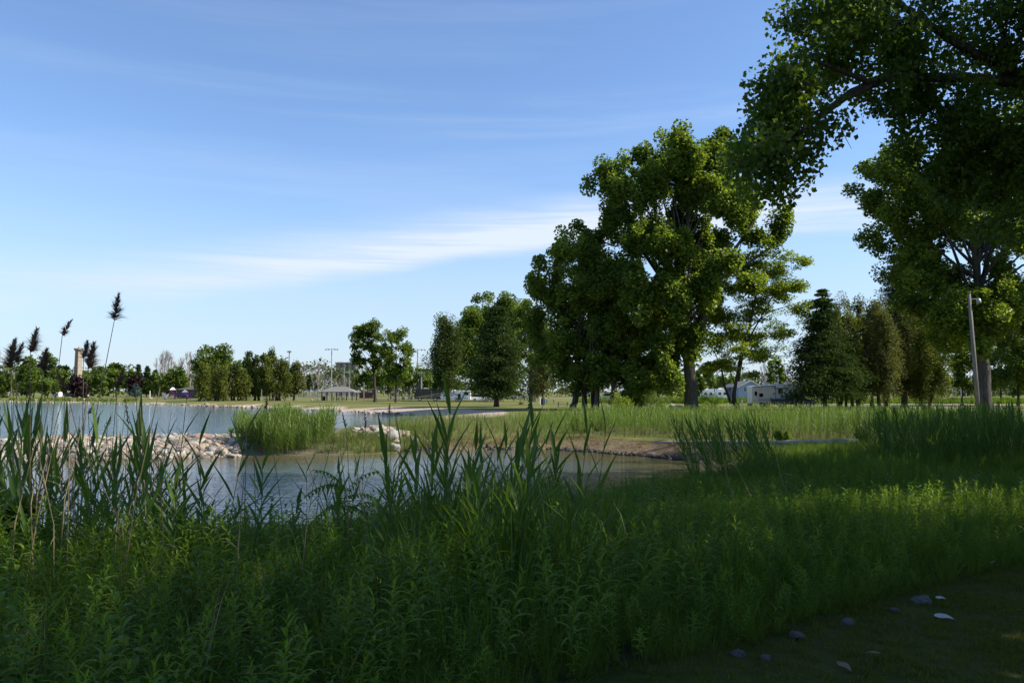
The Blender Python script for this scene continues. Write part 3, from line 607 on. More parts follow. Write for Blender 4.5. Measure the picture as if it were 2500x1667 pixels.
far = [(364, 407, 905, 960, 388, 300, 'Y', 'yellow green young tree left of the round maple'), (225, 262, 890, 968, 245, 280, 'Y', 'yellow green willow past the chimney'), (255, 298, 893, 964, 280, 290, 'Y', 'pale green tree behind the brown reed plume'),
       (258, 312, 887, 950, 285, 330, 'M', 'dark domed tree behind the pale green ones'), (175, 232, 905, 960, 205, 330, 'M', 'grey green tree just behind the stone chimney'), (40, 96, 860, 960, 70, 280, 'M', 'tall loose cottonwood at the far left shore'),
       (92, 142, 857, 960, 112, 285, 'M', 'second tall cottonwood at the far left shore'), (125, 178, 888, 958, 150, 300, 'M', 'broad dark tree left of the chimney'), (-30, 45, 893, 965, 10, 290, 'M', 'tree at the left picture edge across the lake'),
       (60, 125, 905, 965, 84, 262, 'Y', 'light green willow with thick trunk across the lake'), (100, 150, 925, 962, 118, 270, 'Y', 'low light green tree under the tall cottonwoods'), (300, 335, 900, 958, 318, 320, 'M', 'tree between pale willow and blue spruce'), 
       (-120, -20, 880, 965, -70, 300, 'M', 'big tree just beyond the left picture edge'), (745, 790, 912, 952, 770, 330, 'Y', 'small green tree behind the fence'), (1590, 1680, 900, 965, 1640, 170, 'M', 'green tree seen past the thickest trunk'),
       (1690, 1745, 895, 962, 1715, 210, 'Y', 'light green tree behind the parked trailers'), (1870, 1920, 868, 950, 1895, 290, 'M', 'pale green tall tree behind the blue house'), (1745, 1800, 915, 958, 1770, 260, 'Y', 'low green tree behind the small teardrop trailer'),
       (2560, 2700, 780, 965, 2620, 110, 'M', 'maple just beyond the right picture edge'), (1690, 1725, 920, 962, 1702, 150, 'Y', 'bushy tree hugging the thickest trunk')]
for i, (xl, xr, yt, yb, bx, D, mt, lab) in enumerate(far):
    ftree(xl, xr, yt, yb, bx, D, lab, {'Y': L_BRIGHT, 'M': L_MAPLE}[mt], 130 + i, dens=.8, leafpx=4.4)
ftree(168, 216, 920, 968, 190, 268, 'dark purple leaved maple in front of the chimney', L_PURPLE, 155, name='purple_maple', dens=1.3)
ftree(312, 352, 915, 965, 330, 300, 'very dark purple tree behind the small blue spruce', L_PURPLE, 156, name='purple_maple')
for i, (xl, xr, yt, yb, bx, D, m_, lab) in enumerate([(326, 340, 936, 963, 333, 275, L_BLUESPR, 'small blue spruce on the far lawn'), (322, 352, 888, 958, 338, 330, L_SPRUCE, 'tall dark conifer left of the row of pines'), (345, 375, 893, 958, 360, 325, L_SPRUCE, 'wide dark conifer in the far row'),
        (368, 392, 902, 958, 380, 330, L_DARK, 'shorter dark conifer near the round maple'), (60, 75, 925, 960, 68, 290, L_DARK, 'slim conifer under the far cottonwoods'), (148, 160, 905, 960, 154, 300, L_CEDARB, 'narrow brown conifer near the chimney')]):
    conifer(xl, xr, yt, yb, bx, D, lab, m_, 160 + i, droop=.1, tiers=16, per_tier=8, lf=4.5 / F * D, nleaf=16, r0=.2, group='far conifers' if i in (1, 2, 3) else None)
# bare poplars behind
def bare_variant(seed):
    rng = np.random.default_rng(seed); mb = MB(); H = 13.0
    tr = [Vector((0, 0, -.3)), Vector((rng.normal() * .3, 0, H * .4)), Vector((rng.normal() * .5, 0, H * .75)), Vector((rng.normal() * .5, 0, H))]
    mb.tube(tr, [.2, .15, .08, .02], 5)
    for i in range(30):
        f = rng.uniform(.25, .97); k = min(int(f * 3), 2); q = tr[k].lerp(tr[k + 1], f * 3 - k); a = rng.uniform(0, 6.28); l = rng.uniform(1.2, 3.2) * (1.25 - f)
        tip = q + Vector((math.cos(a) * l * .5, math.sin(a) * l * .5, l)); mb.tube([q, q.lerp(tip, .5) + Vector((math.cos(a) * l * .1, math.sin(a) * l * .1, 0)), tip], [.06, .045, .02], 3, False)
        for _ in range(3):
            b2 = q.lerp(tip, rng.uniform(.3, .9)); mb.tube([b2, b2 + Vector((rng.normal() * .4, rng.normal() * .4, rng.uniform(.4, 1.1)))], [.03, .015], 3, False)
    return mb.mesh('bare_poplar', BARKD)
bare = [bare_variant(s) for s in range(5)]
rng = np.random.default_rng(5); bx_ = list(np.linspace(385, 482, 20)) + list(np.linspace(688, 880, 34)) + list(np.linspace(1862, 1925, 14)) + list(np.linspace(2320, 2380, 6)) + list(np.linspace(-10, 30, 6)) + list(np.linspace(880, 1060, 14))
for i, px in enumerate(bx_):
    D = 330 + rng.uniform(-25, 25); px = px + rng.normal() * 2; x = X(px, D); s = rng.uniform(.8, 1.15) * (1.28 if px < 500 else .98 if px < 1100 else 1.0)
    if 1800 < px < 2000: s *= .95
    if 795 < px < 875: s *= .62
    o = link('bare_poplar', bare[i % 5], None, (x, D, 0), (0, 0, rng.uniform(0, 6.28)), (s * 1.15, s * 1.15, s))
    tag(o, 'leafless grey poplar in the stand behind the park', 'tree', 'leafless grey poplars behind the park')
# the wood that closes the view, one mass nobody could count
rng = np.random.default_rng(9); P = []; 
xs = np.linspace(-420, 560, 420)
hgt = 9.6 + 2.0 * np.sin(xs * .05) + 1.6 * np.sin(xs * .13 + 1) + rng.normal(size=len(xs)) * .8
for x, h in zip(xs, hgt):
    dd = 350 + rng.uniform(-12, 25) + .0006 * x * x; k = 7
    if x < -55: h *= 1.12
    for j in range(k): P.append((x + rng.normal() * 1.8, dd + rng.normal() * 2, h * rng.uniform(.12, 1.0), rng.random()))
P = np.array(P); ci = np.repeat(np.arange(len(P)), 24); off = rng.normal(size=(len(ci), 3)) * np.array([1.6, 1.4, 1.0])
C = P[ci, :3] + off; C[:, 2] = np.abs(C[:, 2])
V, Fa, tn = cards(C, 1.25, 1.0, rng, .3, tone=np.clip(.25 + .5 * P[ci, 3] + rng.normal(size=len(ci)) * .15, 0, 1))
FARW = leafm('leaf_far_wood', (0.050, 0.075, 0.030), (0.140, 0.165, 0.060), .25, .6)
tag(link('far_woods', npmesh('far_woods', V, Fa, FARW, dict(tone=tn))), kind='stuff')
#@@PART3
# ------------------------------------------------------------------ buildings and campground
C_ROOFG = pm('shingle_grey', (0.20, 0.195, 0.18), (0.14, 0.135, 0.125), 3, .9)
C_ROOFB = pm('shingle_brown', (0.10, 0.085, 0.075), (0.07, 0.06, 0.05), 3, .9)
C_STEEL = pm('dark_steel', (0.035, 0.032, 0.03), None, 3, .6)
C_WOODG = pm('wood_grey', (0.26, 0.23, 0.19), (0.16, 0.14, 0.12), 4, .85, stretch=(1, 6, 6))
C_WHITE = pm('white_paint', (0.86, 0.86, 0.84), (0.80, 0.80, 0.78), 1.2, .35)
C_CREAM = pm('cream_panel', (0.84, 0.83, 0.78), (0.76, 0.75, 0.70), 1.0, .4)
C_GREYV = pm('grey_vinyl', (0.33, 0.34, 0.34), None, 2, .6)
C_GLASS = pm('dark_glass', (0.012, 0.014, 0.017), (0.02, 0.022, 0.026), 2, .08, spec=.6)
C_TYRE = pm('tyre', (0.018, 0.018, 0.018), None, 6, .85)
C_RIM = pm('rim_metal', (0.55, 0.55, 0.56), (0.4, 0.4, 0.41), 6, .3, metal=.8)
C_NAVY = pm('navy_paint', (0.012, 0.022, 0.075), (0.010, 0.018, 0.06), 1, .25, spec=.6)
C_BLACK = pm('black_paint', (0.012, 0.012, 0.013), None, 1, .2, spec=.6)
C_TANP = pm('tan_paint', (0.30, 0.25, 0.17), None, 1, .35)
C_BLUEH = pm('blue_siding', (0.30, 0.37, 0.50), (0.26, 0.33, 0.45), 2, .7)
C_TRIM = pm('white_trim', (0.75, 0.75, 0.74), None, 1, .5)
C_STONE = pm('chimney_stone', (0.36, 0.29, 0.21), (0.27, 0.21, 0.15), 1.6, .9, .03)
C_CONC = pm('silo_concrete', (0.26, 0.225, 0.19), (0.19, 0.165, 0.145), .12, .9, stretch=(1, 1, .15))
C_BLUE = pm('barrel_blue', (0.02, 0.14, 0.46), None, 3, .4)
C_RED = pm('play_red', (0.18, 0.02, 0.05), None, 3, .4)
C_PURP = pm('play_purple', (0.07, 0.025, 0.13), None, 3, .4)
C_GALV = pm('galvanised', (0.36, 0.37, 0.37), (0.28, 0.29, 0.29), 3, .5, metal=.4)
C_POLEW = pm('pole_wood', (0.23, 0.21, 0.185), (0.13, 0.115, 0.10), 4, .9, .01, stretch=(4, 4, .3))
C_BROWN = pm('brown_box', (0.115, 0.075, 0.045), (0.085, 0.058, 0.036), 2, .7)
C_BRICK = pm('brick_wall', (0.12, 0.07, 0.055), (0.09, 0.05, 0.04), 3, .9)
C_REDR = pm('red_roof', (0.16, 0.055, 0.035), None, 3, .8)
def wheel(parent, x, y, z, r=.36, wd=.24, face=-1):
    w_ = MB().tube([(x, y - wd / 2, z), (x, y + wd / 2, z)], [r, r], 18).build('wheel', C_TYRE, parent)
    MB().tube([(x, y + face * (wd / 2 + .004), z), (x, y + face * (wd / 2 - .05), z)], [r * .58, r * .58], 12).build('rim', C_RIM, w_)
    return w_
def window(parent, x, y, z, w_, h, mat=None, frame=None, name='window'):
    f = MB().box((x, y, z), (w_, .05, h)).build(name, frame or C_STEEL, parent)
    MB().box((x, y - .03, z), (w_ - .10, .03, h - .10)).build('pane', mat or C_GLASS, f); return f

# fifth wheel camper, rear to the left
D = 114.0; xw = X(1835, D); g0 = gz(xw, D)
t_ = tag(empty('camper_trailer', (xw, D, g0)), 'white fifth wheel camper with raised nose hitched over the navy pickup', 'camper')
MB().prism([(0, .55), (4.7, .55), (4.7, 1.62), (5.6, 1.62), (6.9, 1.75), (7.35, 2.35), (7.1, 3.0), (6.6, 3.3), (4.3, 3.32), (1.3, 3.12), (0.06, 3.02), (0, 2.7)], 0, 2.4).build('body', C_CREAM, t_, bevel=.06)
MB().box((2.35, -.012, 1.02), (4.6, .02, .10)).box((5.2, -.012, 2.0), (.9, .02, .05)).build('stripe', C_GREYV, t_)
MB().box((2.35, -.012, 1.22), (4.6, .02, .04)).build('stripe', C_GREYV, t_)
dr = MB().box((.52, -.03, 1.55), (.66, .05, 1.85)).build('door', C_WHITE, t_); MB().box((.52, -.07, 1.98), (.34, .03, .6)).build('door_window', C_GLASS, dr); MB().box((.78, -.08, 1.5), (.06, .05, .1)).build('handle', C_STEEL, dr)
window(t_, 1.28, -.03, 1.75, .52, .5); window(t_, 4.05, -.03, 2.35, .62, .8); window(t_, 2.7, -.03, 1.2, .3, .35, C_GREYV)
MB().tube([(.25, -.12, 2.98), (3.3, -.12, 3.1)], [.07, .07], 8).build('awning', C_GREYV, t_); MB().tube([(3.3, -.1, .8), (3.3, -.1, 3.05)], [.03, .03], 5).build('awning_arm', C_STEEL, t_)
MB().box((2.4, 1.2, 3.42), (.9, .9, .26)).build('air_conditioner', C_WHITE, t_, bevel=.05); MB().box((3.9, 1.2, 3.46), (.5, .5, .2)).build('roof_vent', C_WHITE, t_, bevel=.03); MB().box((5.2, 1.0, 3.46), (.5, .5, .2)).build('roof_vent', C_WHITE, t_, bevel=.03)
MB().box((4.2, .2, .75), (1.3, .1, .9)).build('storage_bay', C_GREYV, t_)
for q in (1.35, 2.1): wheel(t_, q, -.02, .38, .38)
MB().box((5.0, .8, .35), (.12, .12, .7)).build('landing_leg', C_STEEL, t_)
MB().box((.05, 1.2, .5), (.2, 2.2, .16)).build('bumper', C_STEEL, t_)
# navy pickup
D = 112.5; xw = X(1889, D)
t_ = tag(empty('pickup_truck', (xw, D, gz(xw, D))), 'navy blue pickup truck parked under the nose of the white camper', 'pickup truck')
MB().prism([(0, .55), (.15, 1.22), (2.35, 1.25), (2.4, 1.3), (4.1, 1.28), (5.6, 1.12), (5.85, .95), (5.88, .5), (5.3, .42), (.2, .42)], 0, 1.95).build('body', C_NAVY, t_, bevel=.07)
MB().prism([(2.15, 1.2), (2.35, 1.80), (3.7, 1.83), (4.45, 1.2)], .12, 1.83).build('cab', C_NAVY, t_, bevel=.06)
MB().prism([(2.45, 1.28), (2.55, 1.70), (3.15, 1.72), (3.15, 1.28)], .07, .11).build('side_window', C_GLASS, t_); MB().prism([(3.25, 1.28), (3.25, 1.72), (3.66, 1.74), (4.15, 1.28)], .07, .11).build('side_window', C_GLASS, t_)
MB().prism([(3.76, 1.79), (3.80, 1.83), (4.52, 1.24), (4.47, 1.2)], .2, 1.75).build('windscreen', C_GLASS, t_)
MB().box((5.82, .25, .88), (.1, .35, .16)).build('headlight', C_WHITE, t_); MB().box((5.82, 1.7, .88), (.1, .35, .16)).build('headlight', C_WHITE, t_)
MB().box((5.9, .97, .55), (.12, 1.9, .18)).build('bumper', C_RIM, t_); MB().box((3.3, -.012, .85), (5.0, .02, .04)).build('side_trim', C_RIM, t_); MB().box((4.05, -.1, 1.36), (.12, .2, .18)).build('mirror', C_BLACK, t_)
for q in (1.05, 4.75): wheel(t_, q, .1, .4, .40)
# brown utility box in front of the truck
D = 104.0; xw = X(1948, D)
t_ = tag(empty('utility_cabinet', (xw, D, gz(xw, D))), 'plain brown cabinet on the grass in front of the navy pickup', 'cabinet')
MB().box((0, 0, .85), (1.15, .7, 1.7)).build('body', C_BROWN, t_, bevel=.02); MB().box((0, 0, 1.74), (1.25, .8, .07)).build('lid', C_BROWN, t_); MB().box((0, -.36, .85), (1.0, .02, 1.5)).build('door', C_BROWN, t_); MB().box((.38, -.38, .9), (.04, .03, .18)).build('handle', C_STEEL, t_)
# blue house
D = 205.0; xw = X(1802, D); g0 = 0.0; Wd = X(1861, D) - xw
t_ = tag(empty('blue_house', (xw, D, g0)), 'pale blue gabled house with a double window behind the camper', 'house')
ez, pz = at(0, 944, D).z, at(0, 930.5, D).z
MB().prism([(0, 0), (Wd, 0), (Wd, ez), (Wd / 2, pz - .12), (0, ez)], 0, 9).build('wall', C_BLUEH, t_)
MB().prism([(-.4, ez - .22), (Wd / 2, pz), (Wd + .4, ez - .22), (Wd + .4, ez - .02), (Wd / 2, pz + .22), (-.4, ez - .02)], -.35, 9.3).build('roof', C_ROOFG, t_)
MB().prism([(-.42, ez - .26), (Wd / 2, pz - .03), (Wd + .42, ez - .26), (Wd + .42, ez - .06), (Wd / 2, pz + .17), (-.42, ez - .06)], -.42, -.36).build('fascia', C_TRIM, t_)
for px in (1818, 1826):
    f = MB().box((X(px, D) - xw, -.04, at(0, 950, D).z), (.86, .08, 1.15)).build('window', C_TRIM, t_); MB().box((0 + X(px, D) - xw, -.09, at(0, 950, D).z + .26), (.66, .03, .44)).build('pane', C_GLASS, f); MB().box((X(px, D) - xw, -.09, at(0, 950, D).z - .26), (.66, .03, .44)).build('pane', C_GLASS, f)
t2 = tag(empty('garage', (X(1797, 212), 212, 0)), 'low grey roofed garage joined on beside the blue house gable', 'garage')
MB().box((0, 4, 1.3), (5, 7, 2.6)).build('wall', C_BLUEH, t2); MB().prism([(-3, 2.6), (0, 4.4), (3, 2.6)], 0, 8).build('roof', C_ROOFG, t2); MB().box((1.2, .47, 1.1), (1.0, .06, 2.1)).build('door', C_TRIM, t2)
# distant trailers and cars
def box_trailer(px0, px1, yt, D, label, mat=C_WHITE, round_=True, wheels=1, nm='travel_trailer', dz=.45, win=((.3, .6, .5), (.75, .6, .5)), flip=False, stripes=True):
    x = X(px0, D); Wd = X(px1, D) - x; g0 = gz(x, D); H = at(0, yt, D).z - g0
    t_ = tag(empty(nm, (x, D, g0)), label, 'trailer')
    pr = [(0, dz), (Wd, dz), (Wd, H * .75), (Wd * .93, H), (Wd * .10, H), (0, H * .6)] if round_ else [(0, dz + .5), (.35, dz), (Wd, dz), (Wd, H), (.75, H), (.15, H * .72)]
    MB().prism(pr, 0, 2.4).build('body', mat, t_, bevel=.08)
    for (f, zz, w_) in win: window(t_, Wd * f, -.03, H * zz, w_ * 1.3, .6)
    if stripes: MB().box((Wd * .5, -.012, dz + .35), (Wd * .85, .02, .08)).build('stripe', C_GREYV, t_)
    for k in range(wheels): wheel(t_, Wd * .55 + k * .8, 0, .36, .36)
    MB().box((Wd * .45, 1.2, H + .12), (.8, .8, .24)).build('air_conditioner', C_WHITE, t_)
    MB().box((-.5 if not flip else Wd + .5, 1.2, .45), (1.0, .12, .1)).build('hitch', C_STEEL, t_)
    return t_
tr = box_trailer(1075, 1149, 953, 178, 'white travel trailer with bird shaped decal parked right of the motorhome', round_=False, wheels=2, win=((.86, .72, .8),))
Wd = X(1149, 178) - X(1075, 178)
MB().prism([(Wd * .30, 1.35), (Wd * .36, 1.62), (Wd * .42, 1.5), (Wd * .47, 1.72), (Wd * .44, 1.38), (Wd * .40, 1.2)], -.016, -.004).build('decal', C_GREYV, tr)
MB().prism([(Wd * .18, 2.1), (Wd * .45, 1.95), (Wd * .62, 1.2), (Wd * .60, 1.2), (Wd * .43, 1.88), (Wd * .18, 2.02)], -.016, -.004).build('decal', C_STEEL, tr)
dr = MB().box((Wd * .63, -.03, 1.15), (.62, .05, 1.3)).build('door', C_STEEL, tr); MB().box((Wd * .63, -.06, 1.45), (.4, .02, .4)).build('door_window', C_GLASS, dr)
box_trailer(1748, 1776, 949, 195, 'small rounded white trailer between the forked tree and blue house', dz=.35, nm='teardrop_trailer')
box_trailer(1713, 1742, 950, 200, 'boxy white pickup camper left of the rounded trailer', round_=False)
box_trailer(1285, 1305, 956, 240, 'small white trailer seen between the barrel and the spruce')
box_trailer(1205, 1218, 957, 250, 'tiny white trailer far behind the big spruce')
box_trailer(1440, 1462, 952, 190, 'pale trailer glimpsed behind the stout grey trunk')
box_trailer(1510, 1530, 951, 200, 'white camper glimpsed behind the almost black conifer')
box_trailer(128, 146, 957, 290, 'white camper under the willow across the lake', dz=.3)
box_trailer(1990, 2030, 948, 185, 'white trailer hidden behind the spruce and cedars')
# motorhome
D = 184.0; xw = X(1012, D); Wd = X(1082, D) - xw; g0 = gz(xw, D); H = at(0, 949.5, D).z - g0
t_ = tag(empty('motorhome', (xw, D, g0)), 'black motorhome with tan swooshes along its side behind the dark cedar', 'motorhome')
MB().prism([(0, .5), (.0, 1.4), (.25, H - .15), (.6, H), (Wd, H), (Wd, .5)], 0, 2.5).build('body', C_BLACK, t_, bevel=.1)
MB().prism([(.3, 1.0), (Wd, 2.0), (Wd, 1.75), (2.4, .95), (.3, .85)], -.016, -.004).build('stripe', C_TANP, t_); MB().prism([(2.0, .75), (Wd, 1.45), (Wd, 1.30), (2.4, .65)], -.016, -.004).build('stripe', C_TANP, t_)
MB().prism([(-.02, 1.45), (.25, H - .35), (.6, H - .35), (.6, 1.5)], .1, 2.4).build('windscreen', C_GLASS, t_); window(t_, 1.5, -.03, 2.2, .9, .7); window(t_, 3.6, -.03, 2.25, 1.1, .6); MB().box((-.05, -.15, 1.9), (.1, .2, .35)).build('mirror', C_BLACK, t_)
for q in (1.3, Wd - 1.8): wheel(t_, q, 0, .46, .46)
MB().box((2.5, 1.2, H + .14), (.9, .9, .26)).build('air_conditioner', C_WHITE, t_, bevel=.05)
def car(px, D, mat, label, L=4.4, suv=True, nm='parked_car', H=1.7):
    x = X(px, D); t_ = tag(empty(nm, (x, D, gz(x, D))), label, 'car')
    MB().prism([(0, .3), (0, .95), (.1, 1.0), (L - 1.2, 1.0), (L - .05, .85), (L, .3)], 0, 1.75).build('body', mat, t_, bevel=.06)
    MB().prism([(.15, .98), (.5, H), (L * .58, H), (L - 1.35, .98)], .1, 1.65).build('cabin', C_GLASS, t_, bevel=.05); MB().prism([(.5, H), (.5, H + .05), (L * .58, H + .05), (L * .58, H)], .1, 1.65).build('roof', mat, t_)
    for q in (.85, L - .9): wheel(t_, q, .08, .34, .34)
car(1150, 180, C_WHITE, 'white pickup backed against the white travel trailer', 4.6)
car(1228, 240, C_WHITE, 'white car parked behind the foot of the spruce'); car(1252, 246, C_RIM, 'silver car beside the white car behind the spruce'); car(1470, 225, C_RIM, 'silver car seen under the stout shade tree'); car(1540, 215, C_BLACK, 'dark car seen between the conifer trunk and tall cottonwood')
car(1560, 222, C_WHITE, 'white car half hidden by the almost black conifer'); car(160, 292, C_BLACK, 'dark car under the trees across the lake'); car(185, 300, C_WHITE, 'white car behind the purple maple')
# stone chimney
D = 300.0; xw = X(191, D); zt = at(0, 853, D).z; r0 = 6.9 / F * D
t_ = tag(empty('stone_chimney', (xw, D, 0)), 'tall tapering square stone chimney with flared cap across the lake', 'chimney')
M_ = MB(); M_.tube([(0, 0, 0), (0, 0, zt - .6)], [r0 * 1.5, r0 * 1.12], 4); M_.build('shaft', C_STONE, t_, rot=(0, 0, math.radians(40)))
MB().tube([(0, 0, zt - .6), (0, 0, zt - .15)], [r0 * 1.15, r0 * 1.5], 8).build('collar', C_STONE, t_); MB().tube([(0, 0, zt - .15), (0, 0, zt + .4)], [r0 * 1.6, r0 * 1.5], 8).build('cap', pm('cap_stone', (.22, .16, .12)), t_); MB().tube([(0, 0, zt + .4), (0, 0, zt + 1.2)], [.25, .15], 6).build('finial', C_STONE, t_)
# silos
D = 420.0; zt = at(0, 886, D).z
t_ = tag(empty('concrete_silos', (X(840, D), D + 8, 0)), 'weathered brown concrete silo block behind the picnic shelter', 'silo')
for k, px in enumerate((819, 833, 847, 861)):
    MB().tube([(X(px, D) - X(840, D), 0, 0), (X(px, D) - X(840, D), 0, zt)], [1.62] * 2, 18).build('silo', C_CONC, t_, smooth=False)
MB().box((0, 0, zt + .3), (12.4, 3.6, .6)).build('roof_slab', C_CONC, t_); MB().box((-3.5, 0, zt + .95), (3, .2, .08)).box((2, 0, zt + .95), (5, .2, .08)).box((-4.8, 0, zt + .7), (.1, .1, .6)).box((4.3, 0, zt + .7), (.1, .1, .6)).build('railing', C_STEEL, t_)
# picnic shelter
D = 196.0; xc = X(829.5, D); g0 = gz(xc, D); Wd = X(872, D) - X(787, D); ze = at(0, 956, D).z - g0; zr = at(0, 943.5, D).z - g0
t_ = tag(empty('picnic_shelter', (xc, D, g0)), 'open picnic shelter with grey hipped roof on dark posts', 'shelter')
a, b_ = Wd / 2, 3.2
MB().add([(-a, -b_, ze), (a, -b_, ze), (a, b_, ze), (-a, b_, ze), (-1.6, 0, zr), (1.6, 0, zr), (-a, -b_, ze - .18), (a, -b_, ze - .18), (a, b_, ze - .18), (-a, b_, ze - .18)],
         [(0, 1, 5, 4), (1, 2, 5), (2, 3, 4, 5), (3, 0, 4), (0, 6, 7, 1), (1, 7, 8, 2), (2, 8, 9, 3), (3, 9, 6, 0), (9, 8, 7, 6)]).build('roof', C_ROOFG, t_)
MB().box((-1.5, 0, zr + .08), (.5, .4, .25)).build('roof_vent', C_STEEL, t_)
for sy in (-1, 1):
    for k in range(4): MB().box((-a + .6 + k * (2 * a - 1.2) / 3, sy * (b_ - .5), ze / 2 - .09), (.2, .2, ze - .18)).build('post', C_STEEL, t_)
def picnic_table(px, py_D, label, rz=0.0, proto=[None]):
    D = py_D; x = X(px, D)
    if proto[0] is None:
        t_ = empty('picnic_table'); 
        for k in range(4): MB().box((0, -.30 + k * .2, .75), (1.85, .185, .04)).build('plank', C_WOODG, t_)
        for sy in (-1, 1):
            for k in (0, 1): MB().box((0, sy * (.66 + .15 * k), .45), (1.85, .14, .04)).build('seat_board', C_WOODG, t_)
        for sx in (-1, 1):
            m = MB(); m.tube([(sx * .65, -.62, 0), (sx * .65, -.2, .73)], [.035, .035], 5); m.tube([(sx * .65, .62, 0), (sx * .65, .2, .73)], [.035, .035], 5); m.box((sx * .65, 0, .42), (.05, 1.5, .06)); m.build('leg_frame', C_STEEL, t_)
        proto[0] = t_
    else: t_ = copy_tree(proto[0])
    t_.location = (x, D, gz(x, D)); t_.rotation_euler = (0, 0, rz); tag(t_, label, 'picnic table', 'picnic tables on the lawn')
for q in [(822, 196.5, 'picnic table under the shelter roof, left one', .1), (834, 197.5, 'picnic table under the shelter roof, right one', -.1), (1343, 150, 'picnic table beyond the blue barrel', .1), (1374, 116, 'picnic table in shade beside the leaning twin trunks', .05), (1478, 150, 'picnic table left of the stout dark trunk', -.1),
          (1415, 165, 'picnic table behind the leaning twin trunks', .2), (563, 196, 'picnic table in the gap of the lakeside cedars', .1), (612, 208, 'picnic table behind the pointed dark cedar', 0), (1192, 168, 'picnic table left of the big spruce foot', .3), (1805, 128, 'picnic table left of the white camper', .1),
          (1998, 118, 'picnic table in front of the navy pickup nose', .2), (2338, 100, 'picnic table between cedars and lamp pole', .0), (955, 190, 'picnic table between the two shelter maples', .1)]:
    picnic_table(q[0], q[1], q[2], q[3])
# barrels, bins, fire rings, camp chairs
def barrel(px, D, label, mat, r=.29, h=.9, nm='trash_barrel'):
    x = X(px, D); t_ = tag(empty(nm, (x, D, gz(x, D))), label, 'barrel')
    MB().tube([(0, 0, 0), (0, 0, .02), (0, 0, h * .33), (0, 0, h * .35), (0, 0, h * .37), (0, 0, h * .66), (0, 0, h * .68), (0, 0, h * .70), (0, 0, h)], [r * .96, r, r, r * 1.04, r, r, r * 1.04, r, r], 16).build('drum', mat, t_)
    MB().tube([(0, 0, h), (0, 0, h + .05)], [r * 1.05, r * 1.02], 16).build('rim', mat, t_)
barrel(1325, 141, 'blue plastic trash barrel on the shaded lawn', C_BLUE, .38, .95); barrel(676, 196, 'blue trash barrel beside a leaning cedar', C_BLUE, .35, .9); barrel(1563, 108, 'grey green trash drum beside the almost black conifer', pm('drum_grey', (.16, .19, .18)), .33, .9)
barrel(792, 197.5, 'dark trash drum at the left post of the shelter', C_STEEL, .38, 1.0)
def fire_ring(px, D, label):
    x = X(px, D); t_ = tag(empty('fire_ring', (x, D, gz(x, D))), label, 'fire ring', 'fire rings at the campsites')
    m = MB(); n = 16; V = []; 
    for j in range(n):
        a = 2 * math.pi * j / n
        for (r, z) in ((.45, 0), (.45, .3), (.41, .3), (.41, 0)): V.append((r * math.cos(a), r * math.sin(a), z))
    m.add(V, [((4 * j + k), (4 * ((j + 1) % n) + k), (4 * ((j + 1) % n) + (k + 1) % 4), 4 * j + (k + 1) % 4) for j in range(n) for k in range(4)]); m.build('ring', C_BROWN, t_)
    MB().box((0, 0, .31), (.8, .04, .03)).box((0, .15, .31), (.7, .04, .03)).box((0, -.15, .31), (.7, .04, .03)).build('grate', C_STEEL, t_)
for q in [(1273, 141, 'rusty fire ring left of the maple with dark limbs'), (1760, 103, 'fire ring beside the forked yellow green tree'), (1830, 124, 'fire ring next to the table by the camper'), (2357, 96, 'fire ring by the table near the lamp pole'), (1518, 118, 'fire ring under the tallest cottonwood'), (2015, 116, 'fire ring past the pickup nose')]: fire_ring(*q)
def chair(px, D, label, mat, rz):
    x = X(px, D); t_ = tag(empty('camp_chair', (x, D, gz(x, D)), rz), label, 'chair')
    MB().box((0, 0, .42), (.5, .5, .05)).build('seat', mat, t_); MB().box((0, .27, .72), (.5, .05, .6)).build('backrest', mat, t_)
    for sx in (-1, 1):
        for sy in (-1, 1): MB().tube([(sx * .24, sy * .24, 0), (sx * .22, sy * .22, .42)], [.02, .02], 4).build('leg', C_STEEL, t_)
        MB().box((sx * .27, 0, .6), (.05, .45, .04)).build('armrest', C_STEEL, t_)
chair(985, 183, 'dark folding chair near the motorhome front', C_STEEL, .4); chair(998, 184, 'pale folding chair near the motorhome front', C_GALV, -.3); chair(1519, 135, 'dark blue folding chair beyond the leaning trunks', C_NAVY, .3); chair(1005, 186, 'grey folding chair closest to the motorhome', C_GREYV, .1)
# light poles
def stadium_pole(px, yt, D, label, arm=1.6, r=.16):
    x = X(px, D); g0 = gz(x, D); H = at(0, yt, D).z - g0
    t_ = tag(empty('field_light_pole', (x, D, g0)), label, 'light pole', 'tall field light poles')
    MB().tube([(0, 0, -.3), (0, 0, H)], [r, r * .7], 8).build('pole', C_GALV, t_); MB().tube([(-arm, 0, H - .15), (arm, 0, H - .15)], [.07, .07], 6).build('crossarm', C_GALV, t_)
    for k in (-1, -.55, .55, 1): MB().box((arm * k, -.15, H - .35), (.45, .4, .35)).build('floodlight', C_GALV, t_, bevel=.05)
stadium_pole(809.5, 851, 262, 'tall field light pole left of the silos', 1.9, .2); stadium_pole(1019.5, 852, 250, 'tall field light pole above the motorhome', 2.3, .22); stadium_pole(853, 906, 270, 'shorter field light pole in front of the silos', 1.9, .15); stadium_pole(706, 856, 255, 'tall field light pole above the brown end cedar', .5, .26)
stadium_pole(840.5, 890, 300, 'thin field light pole before the silo block', .3, .13); stadium_pole(1029, 908, 210, 'stubby thick light pole just behind the motorhome', .9, .25)
def post(px, yt, D, label, r=.07, mat=C_GALV, nm='marker_post'):
    x = X(px, D); g0 = gz(x, D); H = at(0, yt, D).z - g0
    t_ = MB().tube([(0, 0, -.2), (0, 0, H)], [r, r], 6).build(nm, mat, None, loc=(x, D, g0)); tag(t_, label, 'post')
